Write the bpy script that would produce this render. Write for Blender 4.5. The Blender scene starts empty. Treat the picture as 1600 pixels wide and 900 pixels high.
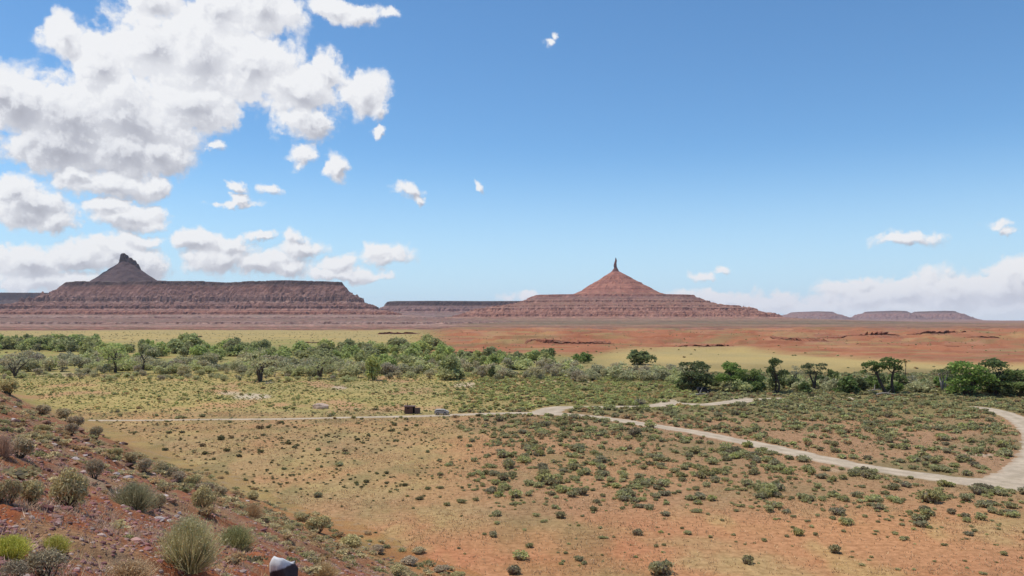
import bpy, bmesh, math, random
import numpy as np
random.seed(7)
rng = np.random.default_rng(11)
R = math.radians
S = bpy.context.scene
C = S.collection

# ------------------------------------------------------------------ camera, sky, sun, exposure
EYE = 22.0                     # eye height above the valley floor
F = 1250.0                     # focal length in units of a 1600 wide frame
HOR = 500.0
cam_d = bpy.data.cameras.new('camera'); cam = bpy.data.objects.new('camera', cam_d); C.objects.link(cam)
cam.location = (0, 0, EYE); cam.rotation_euler = (R(90), 0, 0)
cam_d.sensor_width = 36; cam_d.lens = 36 * F / 1600; cam_d.shift_y = (HOR - 450) / 1600
cam_d.clip_start = 0.1; cam_d.clip_end = 60000
S.camera = cam

SUN_EL, SUN_AZ = R(69), R(-75)      # azimuth measured from +Y towards +X (negative = left)
sv = (math.sin(SUN_AZ) * math.cos(SUN_EL), math.cos(SUN_AZ) * math.cos(SUN_EL), math.sin(SUN_EL))
sl = bpy.data.lights.new('sun', 'SUN'); sl.energy = 3.7; sl.angle = R(0.5); sl.color = (1, .95, .86)
sun = bpy.data.objects.new('sun', sl); C.objects.link(sun)
from mathutils import Vector
sun.rotation_euler = Vector(sv).to_track_quat('Z', 'Y').to_euler(); sun.location = (0, 0, 60)

S.view_settings.view_transform = 'Standard'; S.view_settings.look = 'None'
S.view_settings.exposure = 0.0; S.view_settings.gamma = 1; S.view_settings.use_curve_mapping = False
S.render.engine = 'CYCLES'
cy = S.cycles
cy.max_bounces = 4; cy.diffuse_bounces = 3; cy.glossy_bounces = 1; cy.transmission_bounces = 2
cy.volume_bounces = 1; cy.transparent_max_bounces = 6; cy.caustics_reflective = False; cy.caustics_refractive = False
cy.use_adaptive_sampling = True; cy.adaptive_threshold = 0.015
cy.use_denoising = True

class NT:
    """small helper to write node trees"""
    def __init__(s, t): s.t = t
    def n(s, typ, ins=None, **kw):
        nd = s.t.nodes.new(typ)
        for k, v in kw.items(): setattr(nd, k, v)
        for k, v in (ins or {}).items():
            if isinstance(v, bpy.types.NodeSocket): s.t.links.new(v, nd.inputs[k])
            else: nd.inputs[k].default_value = v
        return nd
    def m(s, op, a, b=None, c=None, clamp=False):
        ins = {0: a}
        if b is not None: ins[1] = b
        if c is not None: ins[2] = c
        return s.n('ShaderNodeMath', ins, operation=op, use_clamp=clamp).outputs[0]
    def v(s, op, a, b=None, c=None, out=0):
        ins = {0: a}
        if b is not None: ins[1] = b
        if c is not None: ins[2] = c
        return s.n('ShaderNodeVectorMath', ins, operation=op).outputs[out]
    def mix(s, f, a, b, mode='MIX'):
        nd = s.n('ShaderNodeMix', data_type='RGBA', blend_type=mode)
        for i, x in ((0, f), (6, a), (7, b)):
            if isinstance(x, bpy.types.NodeSocket): s.t.links.new(x, nd.inputs[i])
            else: nd.inputs[i].default_value = x if i == 0 or len(x) == 4 else (*x, 1)
        return nd.outputs[2]
    def noise(s, vec, scale, detail=4, rough=.55, dim='3D', out='Fac', dist=0):
        nd = s.n('ShaderNodeTexNoise', {'Scale': scale, 'Detail': detail, 'Roughness': rough, 'Distortion': dist}, noise_dimensions=dim)
        if vec is not None: s.t.links.new(vec, nd.inputs['Vector'])
        return nd.outputs[out]
    def rng(s, x, a, b, c=0., d=1., smooth=True):
        nd = s.n('ShaderNodeMapRange', {'Value': x, 'From Min': a, 'From Max': b, 'To Min': c, 'To Max': d}, interpolation_type='SMOOTHSTEP' if smooth else 'LINEAR')
        return nd.outputs[0]
    def ramp(s, x, stops, interp='LINEAR'):
        nd = s.n('ShaderNodeValToRGB', {0: x}); cr = nd.color_ramp; cr.interpolation = interp
        while len(cr.elements) < len(stops): cr.elements.new(0.5)
        for e, (p, c) in zip(cr.elements, stops): e.position = p; e.color = (*c, 1)
        return nd.outputs[0]

# clouds of the sky: (px, py, rx, ry) read as azimuth / elevation below, strength
CL = [(35,170,80,62),(120,190,115,75),(205,185,105,85),(98,55,34,30),(150,100,55,48),(232,70,70,72),(310,85,95,80),(345,20,55,42),
 (415,8,70,42),(250,0,60,34),(400,110,85,52),(470,140,80,40),(515,113,38,30),(567,145,46,30),(475,187,42,30),(592,170,22,16),
 (90,228,110,44),(190,236,85,38),(248,240,42,36),(300,160,75,48),(0,150,50,50),
 (515,12,28,18),(560,24,38,15),(603,27,24,9),(857,68,11,8),(869,57,8,8),
 (170,286,80,24),(238,287,36,16),(125,270,44,16),(45,318,72,36),(85,345,45,20),(10,300,44,28),(200,340,58,22),(172,322,36,19),(238,352,32,12),
 (40,410,78,34),(120,400,66,26),(180,398,55,24),(60,440,115,22),(225,412,42,32),(300,378,55,20),(345,402,64,24),(400,410,60,18),(442,413,38,14),(355,384,42,17),(228,378,42,13),
 (472,388,36,14),(455,375,20,10),(400,366,27,7),(545,426,56,14),(580,431,36,10),(530,412,30,11),(600,403,45,14),(590,394,28,11),
 (335,230,15,7),(470,241,17,14),(527,267,22,18),(427,297,13,9),(378,295,11,7),(362,318,36,5),(375,313,13,8),(635,300,19,10),(651,312,10,6),(747,290,9,7),(595,208,11,7),
 (1415,377,54,12),(1567,350,24,11),(1576,363,17,8),(1097,431,24,8),(1128,419,13,6),(1345,442,30,10),
 (1130,464,84,13),(1210,470,64,17),(1280,476,74,20),(1350,470,74,27),(1420,466,74,29),(1500,460,84,36),(1570,452,60,38),(1602,436,38,25),(1560,480,130,28),(1400,488,170,20),(830,464,28,8),(1320,455,46,14),(1180,480,120,14),(1680,440,90,50)]

world = bpy.data.worlds.new('World'); S.world = world; world.use_nodes = True
wt = world.node_tree; wt.nodes.clear(); W = NT(wt)
def cloud_group():
    g = bpy.data.node_groups.new('cloud_field', 'ShaderNodeTree')
    g.interface.new_socket('P', in_out='INPUT', socket_type='NodeSocketVector')
    g.interface.new_socket('F', in_out='OUTPUT', socket_type='NodeSocketFloat')
    g.interface.new_socket('B', in_out='OUTPUT', socket_type='NodeSocketFloat')
    G = NT(g); gi = G.n('NodeGroupInput'); go = G.n('NodeGroupOutput'); P = gi.outputs[0]
    wn = G.noise(P, 15, 3, .5, '2D', 'Color'); wn2 = G.noise(P, 70, 4, .6, '2D', 'Color')
    w = G.v('MULTIPLY', G.v('SUBTRACT', wn, (.5, .5, .5)), (.038, .030, 0))
    w = G.v('MULTIPLY_ADD', G.v('SUBTRACT', wn2, (.5, .5, .5)), (.016, .012, 0), w)
    p = G.v('ADD', P, w)
    acc = None
    for (px, py, rx, ry) in CL:
        u, v = (px - 800) / F, (HOR - py) / F
        a = math.atan(u); e = math.atan(v * math.cos(a))
        ra = rx / F * math.cos(a) ** 2; re = ry / F * math.cos(a)
        ir = (1 / ra, 1 / re, 0)
        d = G.v('LENGTH', G.v('MULTIPLY_ADD', p, ir, (-a * ir[0], -e * ir[1], 0)), out=1)
        s = min(1.0, max(.5, (min(rx, ry) / 40) ** .5))
        f = G.m('MULTIPLY_ADD', d, -s, s)
        acc = f if acc is None else G.n('ShaderNodeMath', {0: acc, 1: f, 2: .16}, operation='SMOOTH_MAX').outputs[0]
    acc = G.m('MAXIMUM', acc, -1.0)
    def puff(sc, seed):
        q = G.v('ADD', p, (seed, seed * .7, 0))
        vo = G.n('ShaderNodeTexVoronoi', {'Vector': q, 'Scale': sc, 'Smoothness': .35, 'Randomness': 1}, voronoi_dimensions='2D', feature='SMOOTH_F1').outputs[0]
        return G.m('SUBTRACT', .42, vo)
    n1 = G.noise(P, 13, 8, .6, '2D'); n2 = G.noise(P, 60, 6, .7, '2D')
    f = G.m('MULTIPLY_ADD', G.m('SUBTRACT', n1, .5), .95, acc)
    f = G.m('MULTIPLY_ADD', puff(26, 3.1), .42, f)
    f = G.m('MULTIPLY_ADD', puff(62, 7.7), .26, f)
    f = G.m('MULTIPLY_ADD', puff(140, 1.7), .14, f)
    f = G.m('MULTIPLY_ADD', G.m('SUBTRACT', n2, .5), .42, f)
    g.links.new(f, go.inputs[0]); g.links.new(acc, go.inputs[1])
    return g
cg = cloud_group()
D = W.n('ShaderNodeTexCoord').outputs['Generated']
sx = W.n('ShaderNodeSeparateXYZ', {0: D})
az = W.m('ARCTAN2', sx.outputs[0], sx.outputs[1])
el = W.m('ARCSINE', sx.outputs[2])
P = W.n('ShaderNodeCombineXYZ', {0: az, 1: el}).outputs[0]
def field(vec):
    nd = W.n('ShaderNodeGroup', node_tree=cg); wt.links.new(vec, nd.inputs[0]); return nd.outputs
fo = field(P)
fs = field(W.v('ADD', P, (-.004, .007, 0))); f1 = fs[0]
f0, base = fo[0], fo[1]
alpha = W.m('MULTIPLY', W.rng(f0, -.24, .20), W.rng(base, -.35, .12, .55, 1.))
grad = W.m('MAXIMUM', W.m('MINIMUM', W.m('SUBTRACT', f0, f1), .22), -.09)
lit = W.m('MULTIPLY_ADD', grad, .85, .86)
lit = W.m('MULTIPLY_ADD', W.m('SUBTRACT', base, fs[1]), .9, lit)
lit = W.m('MULTIPLY_ADD', W.rng(base, .25, 1.05), -.43, lit)
lit = W.m('MULTIPLY_ADD', W.rng(el, .17, .30, -.10, .12), 1.0, lit)
lit = W.m('MULTIPLY_ADD', W.m('SUBTRACT', W.noise(P, 8, 4, .5, '2D'), .5), .22, lit, clamp=True)
ccol = W.ramp(lit, [(0, (.40, .405, .46)), (.4, (.56, .57, .63)), (.72, (.84, .85, .89)), (1, (.98, .985, 1.0))])
farfade = W.rng(el, -.01, .07, .15, 1.)
ccol = W.mix(farfade, (.86, .90, .98), ccol)
sky = W.n('ShaderNodeTexSky', sky_type='NISHITA', sun_disc=False, sun_elevation=SUN_EL, sun_rotation=SUN_AZ, altitude=1500, air_density=1.0, dust_density=.1, ozone_density=1.6)
skyc = W.n('ShaderNodeHueSaturation', {'Hue': .5, 'Saturation': 1.12, 'Value': 1., 'Fac': 1., 'Color': sky.outputs[0]}).outputs[0]
skyc = W.mix(1, skyc, (.86, 1.06, 1.11), 'MULTIPLY')
skyc = W.mix(W.rng(el, .22, -.02, 0, .9), skyc, (4.0, 5.5, 6.9))
bg1 = W.n('ShaderNodeBackground', {'Color': skyc, 'Strength': .135})
bg2 = W.n('ShaderNodeBackground', {'Color': ccol, 'Strength': .93})
mx = W.n('ShaderNodeMixShader', {0: W.m('MULTIPLY', alpha, W.rng(el, -.01, .02, .6, .97)), 1: bg1.outputs[0], 2: bg2.outputs[0]})
wo = W.n('ShaderNodeOutputWorld'); wt.links.new(mx.outputs[0], wo.inputs[0])
world.cycles.sampling_method = 'MANUAL'; world.cycles.sample_map_resolution = 512

# ------------------------------------------------------------------ numpy noise
_perm = rng.permutation(512).astype(np.int64); _perm = np.concatenate([_perm, _perm, _perm])
_ang = rng.random(512) * 2 * np.pi; _gx, _gy = np.cos(_ang), np.sin(_ang)
def perlin(x, y):
    x = np.asarray(x, float); y = np.asarray(y, float)
    xi = np.floor(x).astype(np.int64); yi = np.floor(y).astype(np.int64); fx = x - xi; fy = y - yi
    def g(ix, iy, dx, dy):
        h = _perm[(_perm[ix & 511] + (iy & 511)) % 1536 % 512]
        return _gx[h] * dx + _gy[h] * dy
    u = fx * fx * fx * (fx * (fx * 6 - 15) + 10); v = fy * fy * fy * (fy * (fy * 6 - 15) + 10)
    a = g(xi, yi, fx, fy); b = g(xi + 1, yi, fx - 1, fy); c = g(xi, yi + 1, fx, fy - 1); d = g(xi + 1, yi + 1, fx - 1, fy - 1)
    return (a + (b - a) * u) * (1 - v) + (c + (d - c) * u) * v
def fbm(x, y, o=4, r=.5, s=0.):
    t = 0; a = 1; n = 0
    for i in range(o):
        t = t + a * perlin(x * 2 ** i + 17.3 * i + s, y * 2 ** i - 9.1 * i + s * 1.7); n += a; a *= r
    return t / n * 1.6
def ss(a, b, x): t = np.clip((x - a) / (b - a), 0, 1); return t * t * (3 - 2 * t)

def plain_px(px, py):                       # a spot on the valley floor
    y = EYE * F / (py - HOR); return ((px - 800) / F * y, y)

# ------------------------------------------------------------------ mesh helpers
def mesh_np(name, V, faces, mats, col=None, smooth=False, mat_idx=None):
    """V (n,3); faces: list of (m,k) index arrays"""
    me = bpy.data.meshes.new(name)
    V = np.ascontiguousarray(V, dtype=np.float32)
    faces = [np.asarray(f, dtype=np.int32) for f in faces if len(f)]
    me.vertices.add(len(V)); me.vertices.foreach_set('co', V.ravel())
    loops = np.concatenate([f.ravel() for f in faces]); tot = np.concatenate([np.full(len(f), f.shape[1], np.int32) for f in faces])
    me.loops.add(len(loops)); me.loops.foreach_set('vertex_index', loops)
    st = np.zeros(len(tot), np.int32); st[1:] = np.cumsum(tot)[:-1]
    me.polygons.add(len(tot)); me.polygons.foreach_set('loop_start', st)
    try: me.polygons.foreach_set('loop_total', tot)
    except Exception: pass
    for m in mats: me.materials.append(m)
    if mat_idx is not None: me.polygons.foreach_set('material_index', np.asarray(mat_idx, np.int32))
    me.polygons.foreach_set('use_smooth', np.full(len(tot), bool(smooth)))
    me.update(calc_edges=True)
    if col is not None:
        at = me.color_attributes.new('Col', 'FLOAT_COLOR', 'POINT')
        c = np.ones((len(V), 4), np.float32); c[:, :3] = col; at.data.foreach_set('color', c.ravel())
    return me
def link(name, me, parent=None, loc=None, rz=0, sc=None):
    o = bpy.data.objects.new(name, me); C.objects.link(o)
    if parent: o.parent = parent
    if loc is not None: o.location = loc
    o.rotation_euler.z = rz
    if sc is not None: o.scale = sc if hasattr(sc, '__len__') else (sc, sc, sc)
    return o
def tag(o, label=None, cat=None, group=None, kind=None):
    if label: o['label'] = label
    if cat: o['category'] = cat
    if group: o['group'] = group
    if kind: o['kind'] = kind
    return o
def grid_mesh(name, X, Y, Z, mats, col=None, smooth=True, wrap=False, keep=None):
    r, c = X.shape; V = np.stack([X, Y, Z], -1).reshape(-1, 3); idx = np.arange(r * c).reshape(r, c)
    if wrap: idx = np.concatenate([idx, idx[:, :1]], 1)
    q = np.stack([idx[:-1, :-1], idx[:-1, 1:], idx[1:, 1:], idx[1:, :-1]], -1).reshape(-1, 4)
    if keep is not None: q = q[keep.ravel()[q].any(1)]
    if keep is not None:
        used = np.zeros(len(V), bool); used[q.ravel()] = True; mp = np.cumsum(used) - 1
        V = V[used]; q = mp[q]; col = col.reshape(-1, 3)[used] if col is not None else None
    elif col is not None: col = col.reshape(-1, 3)
    return mesh_np(name, V, [q], mats, col, smooth)
def newmat(name):
    m = bpy.data.materials.new(name); m.use_nodes = True; t = m.node_tree; t.nodes.clear(); N = NT(t)
    return m, N, t
def finish(N, t, col, rough=.9, bump=None, strength=.5, dist=.05, spec=.2, transl=0., extra=None):
    b = N.n('ShaderNodeBsdfPrincipled', {'Roughness': rough, 'Specular IOR Level': spec})
    if isinstance(col, bpy.types.NodeSocket): t.links.new(col, b.inputs['Base Color'])
    else: b.inputs['Base Color'].default_value = (*col, 1)
    for k, v in (extra or {}).items():
        if isinstance(v, bpy.types.NodeSocket): t.links.new(v, b.inputs[k])
        else: b.inputs[k].default_value = v
    if bump is not None:
        bn = N.n('ShaderNodeBump', {'Height': bump, 'Strength': strength, 'Distance': dist}); t.links.new(bn.outputs[0], b.inputs['Normal'])
    out = b.outputs[0]
    if transl:
        tr = N.n('ShaderNodeBsdfTranslucent')
        if isinstance(col, bpy.types.NodeSocket): t.links.new(col, tr.inputs[0])
        else: tr.inputs[0].default_value = (*col, 1)
        out = N.n('ShaderNodeMixShader', {0: transl, 1: out, 2: tr.outputs[0]}).outputs[0]
    o = N.n('ShaderNodeOutputMaterial'); t.links.new(out, o.inputs[0])
def simple(name, col, rough=.7, metal=0., var=.15, scale=6):
    m, N, t = newmat(name); p = N.n('ShaderNodeTexCoord').outputs['Object']
    n = N.noise(p, scale, 4)
    c = N.mix(n, tuple(x * (1 - var) for x in col), tuple(x * (1 + var) for x in col))
    finish(N, t, c, rough, n, .15, .02, extra={'Metallic': metal}); return m

# ------------------------------------------------------------------ materials
def foliage_mat(name, transl=.25, var=.25):
    m, N, t = newmat(name)
    a = N.n('ShaderNodeAttribute', attribute_name='Col').outputs['Color']
    rnd = N.n('ShaderNodeObjectInfo').outputs['Random']
    hs = N.n('ShaderNodeHueSaturation', {'Hue': N.m('MULTIPLY_ADD', rnd, .035, .468), 'Saturation': N.m('MULTIPLY_ADD', rnd, .25, .75), 'Value': N.m('MULTIPLY_ADD', rnd, var * 2, 1.38 - var), 'Fac': 1., 'Color': a}).outputs[0]
    finish(N, t, hs, .8, spec=.12, transl=transl); return m
M_leaf = foliage_mat('leafage', .42); M_scrub = foliage_mat('scrub_leafage', .38, .0); M_blade = foliage_mat('blades', .25, .08)
def bark(name, a, b):
    m, N, t = newmat(name); p = N.n('ShaderNodeTexCoord').outputs['Object']
    n = N.noise(N.v('MULTIPLY', p, (1, 1, .25)), 9, 5, .6); finish(N, t, N.mix(n, a, b), .95, n, .8, .05); return m
M_bark = bark('dark_bark', (.045, .035, .028), (.12, .095, .075)); M_bark2 = bark('pale_bark', (.22, .19, .16), (.42, .38, .33))

def ground_mat():
    m, N, t = newmat('valley_floor'); p = N.n('ShaderNodeNewGeometry').outputs['Position']
    a = N.n('ShaderNodeAttribute', attribute_name='Col').outputs['Color']
    n1 = N.noise(p, .11, 6, .62); n2 = N.noise(p, 1.3, 6, .68); n3 = N.noise(p, .012, 5, .6)
    c = N.mix(N.rng(n2, .30, .72), N.mix(1, a, (.80, .76, .70), 'MULTIPLY'), N.mix(1, a, (1.32, 1.30, 1.26), 'MULTIPLY'))
    c = N.mix(N.rng(n1, .48, .74, 0, .36), c, N.mix(1, c, (.80, .90, .74), 'MULTIPLY'))
    c = N.mix(N.rng(n3, .35, .65), N.mix(1, c, (.90, .92, .96), 'MULTIPLY'), N.mix(1, c, (1.08, 1.05, 1.0), 'MULTIPLY'))
    tuft = N.noise(p, 3.2, 3, .6)
    c = N.mix(N.rng(tuft, .60, .70, 0, .55), c, N.mix(1, c, (.55, .60, .45), 'MULTIPLY'))
    c = N.n('ShaderNodeHueSaturation', {'Hue': .497, 'Saturation': 1.05, 'Value': 1.05, 'Fac': 1., 'Color': c}).outputs[0]
    finish(N, t, c, .95, N.m('ADD', N.m('MULTIPLY', tuft, .5), n2), .7, .25, spec=.04); return m
M_ground = ground_mat()

def hill_mat():
    m, N, t = newmat('hill_soil'); p = N.n('ShaderNodeNewGeometry').outputs['Position']
    a = N.n('ShaderNodeAttribute', attribute_name='Col').outputs['Color']
    n1 = N.noise(p, .55, 6, .65); n2 = N.noise(p, 5, 6, .7); n3 = N.noise(p, 26, 4, .7)
    vo = N.n('ShaderNodeTexVoronoi', {'Vector': p, 'Scale': 11, 'Randomness': 1}); vc = vo.outputs['Color']; vd = vo.outputs['Distance']
    c = N.mix(N.rng(n2, .3, .7), N.mix(1, a, (.72, .66, .64), 'MULTIPLY'), N.mix(1, a, (1.28, 1.24, 1.2), 'MULTIPLY'))
    c = N.mix(N.rng(n1, .50, .68, 0, .6), c, (.36, .265, .185))
    peb = N.m('MULTIPLY', N.rng(vd, .42, .25), N.rng(N.n('ShaderNodeSeparateColor', {0: vc}).outputs[0], .62, .70))
    c = N.mix(N.m('MULTIPLY', peb, .8), c, N.mix(N.n('ShaderNodeSeparateColor', {0: vc}).outputs[1], (.33, .19, .14), (.50, .36, .27)))
    c = N.mix(N.rng(n3, .6, .75, 0, .5), c, N.mix(1, c, (.45, .4, .38), 'MULTIPLY'))
    c = N.n('ShaderNodeHueSaturation', {'Hue': .503, 'Saturation': 1.12, 'Value': 1., 'Fac': 1., 'Color': c}).outputs[0]
    h = N.m('ADD', N.m('MULTIPLY', peb, .5), N.m('ADD', n2, N.m('MULTIPLY', n3, .35)))
    finish(N, t, c, .95, h, .9, .10, spec=.04); return m
M_hill = hill_mat()

LM_ = [(60, 'at the left edge'), (150, 'left of the crag peak'), (250, 'below the crag peak'), (330, 'just right of the crag peak'), (410, 'below the middle of the long mesa'), (480, 'below the right half of the long mesa'), (550, 'below the right rim of the long mesa'), (630, 'below the right foot of the long mesa'), (710, 'below the dark low middle mesa'), (780, 'below the right half of the middle mesa'), (850, 'below the left shoulder of the spire butte'), (920, 'left of the spire'), (1000, 'straight below the spire'), (1080, 'below the right shoulder of the spire butte'), (1160, 'below the right slope of the spire butte'), (1240, 'below the right foot of the spire butte'), (1335, 'below the leftmost far mesa'), (1440, 'below the middle far mesa'), (1525, 'below the rightmost far mesa'), (9999, 'at the right edge')]
def where(px):
    for a_, t_ in LM_:
        if px < a_: return t_
def mesa_mat(name, z0, z1, stops, lowc=.6, tint=(1, 1, 1)):
    m, N, t = newmat(name); p = N.n('ShaderNodeNewGeometry').outputs['Position']
    g = N.n('ShaderNodeNewGeometry'); z = N.n('ShaderNodeSeparateXYZ', {0: p}).outputs[2]
    nz = N.n('ShaderNodeSeparateXYZ', {0: g.outputs['True Normal']}).outputs[2]
    w = N.m('MULTIPLY_ADD', N.m('SUBTRACT', N.noise(p, .006, 4), .5), 16, z)
    f = N.rng(w, z0, z1, 0, 1, False)
    c = N.ramp(f, stops)
    strata = N.noise(N.n('ShaderNodeCombineXYZ', {0: N.m('MULTIPLY', z, .20), 1: N.m('MULTIPLY', N.noise(p, .01, 3), 1.5)}).outputs[0], 1.6, 5, .7, '2D')
    c0 = c; c = N.mix(N.rng(strata, .38, .62), N.mix(1, c, (.60, .53, .52), 'MULTIPLY'), N.mix(1, c, (1.25, 1.22, 1.18), 'MULTIPLY'))
    c = N.mix(N.m('MULTIPLY', N.rng(N.noise(p, .009, 4, .6), .38, .60, .25, 1.), N.rng(f, .25, .50, 1., lowc)), c0, c)
    st2 = N.noise(N.v('MULTIPLY', p, (1, 1, .12)), .035, 5, .65)
    c = N.mix(N.rng(st2, .35, .65), N.mix(1, c, (.80, .78, .80), 'MULTIPLY'), N.mix(1, c, (1.14, 1.13, 1.10), 'MULTIPLY'))
    veg = N.m('MULTIPLY', N.rng(nz, .86, .97), N.rng(N.noise(p, .05, 5, .7), .42, .62))
    c = N.mix(N.m('MULTIPLY', veg, .5), c, (.13, .135, .075))
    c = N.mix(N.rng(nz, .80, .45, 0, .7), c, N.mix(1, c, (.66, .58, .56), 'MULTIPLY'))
    c = N.mix(1, c, (1.14, 1.10, 1.12), 'MULTIPLY')
    c = N.mix(1, c, tint, 'MULTIPLY')
    finish(N, t, c, .95, N.noise(p, .12, 6, .7), 1., 5., spec=.08); return m

# ------------------------------------------------------------------ terrain
TRACKS = {  # centre line points and widths (m)
 'main': ([(60, 657), (160, 657), (300, 656.5), (450, 655), (560, 652), (640, 650), (700, 648), (780, 646), (840, 646), (895, 649), (950, 655), (1010, 664), (1080, 674), (1140, 686), (1200, 698), (1260, 712), (1330, 727), (1400, 738), (1470, 748), (1540, 755), (1600, 758), (1690, 752)],
          [2.6, 2.6, 2.6, 3, 3.4, 4.2, 4.6, 5, 6.5, 6.5, 5.5, 5, 5, 5.5, 6, 6, 6, 6, 6.5, 8, 9, 8]),
 'loop': ([(1560, 756), (1592, 744), (1615, 725), (1625, 700), (1618, 678), (1600, 661), (1575, 648), (1545, 639), (1520, 635)], [7, 7.5, 7, 6.5, 6, 6, 5.5, 5, 3]),
 'upper': ([(850, 646), (868, 638), (900, 636.5), (960, 636), (1010, 635), (1050, 631), (1100, 632), (1150, 628), (1190, 624), (1240, 622)], [9, 8, 5, 4.5, 5, 8, 5, 7, 5, 3]),
}
def spline(pts, ws, n=24):
    pts = [plain_px(*p) for p in pts]; P_ = np.array([pts[0]] + pts + [pts[-1]]); Wd = np.array([ws[0]] + ws + [ws[-1]]); out = []; wo_ = []
    for i in range(1, len(P_) - 2):
        for k in range(n):
            t_ = k / n; a, b, c, d = P_[i - 1], P_[i], P_[i + 1], P_[i + 2]
            out.append(.5 * ((2 * b) + (-a + c) * t_ + (2 * a - 5 * b + 4 * c - d) * t_ ** 2 + (-a + 3 * b - 3 * c + d) * t_ ** 3)); wo_.append(Wd[i] * (1 - t_) + Wd[i + 1] * t_)
    out.append(P_[-2]); wo_.append(Wd[-1]); return np.array(out), np.array(wo_)
TR = {k: spline(*v) for k, v in TRACKS.items()}
_tp = np.concatenate([v[0] for v in TR.values()]); _tw = np.concatenate([v[1] for v in TR.values()])
def track_dist(x, y):
    """signed distance outside the tracks (negative on a track)"""
    x = np.asarray(x, float).ravel(); y = np.asarray(y, float).ravel(); best = np.full(len(x), 1e9)
    for i in range(0, len(x), 20000):
        dx = x[i:i + 20000, None] - _tp[None, :, 0]; dy = y[i:i + 20000, None] - _tp[None, :, 1]
        best[i:i + 20000] = (np.sqrt(dx * dx + dy * dy) - _tw[None] / 2).min(1)
    return best

def pxpy(x, y):
    yy = np.where(y > 5, y, 5); return 800 + F * x / yy, HOR + EYE * F / yy

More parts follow.
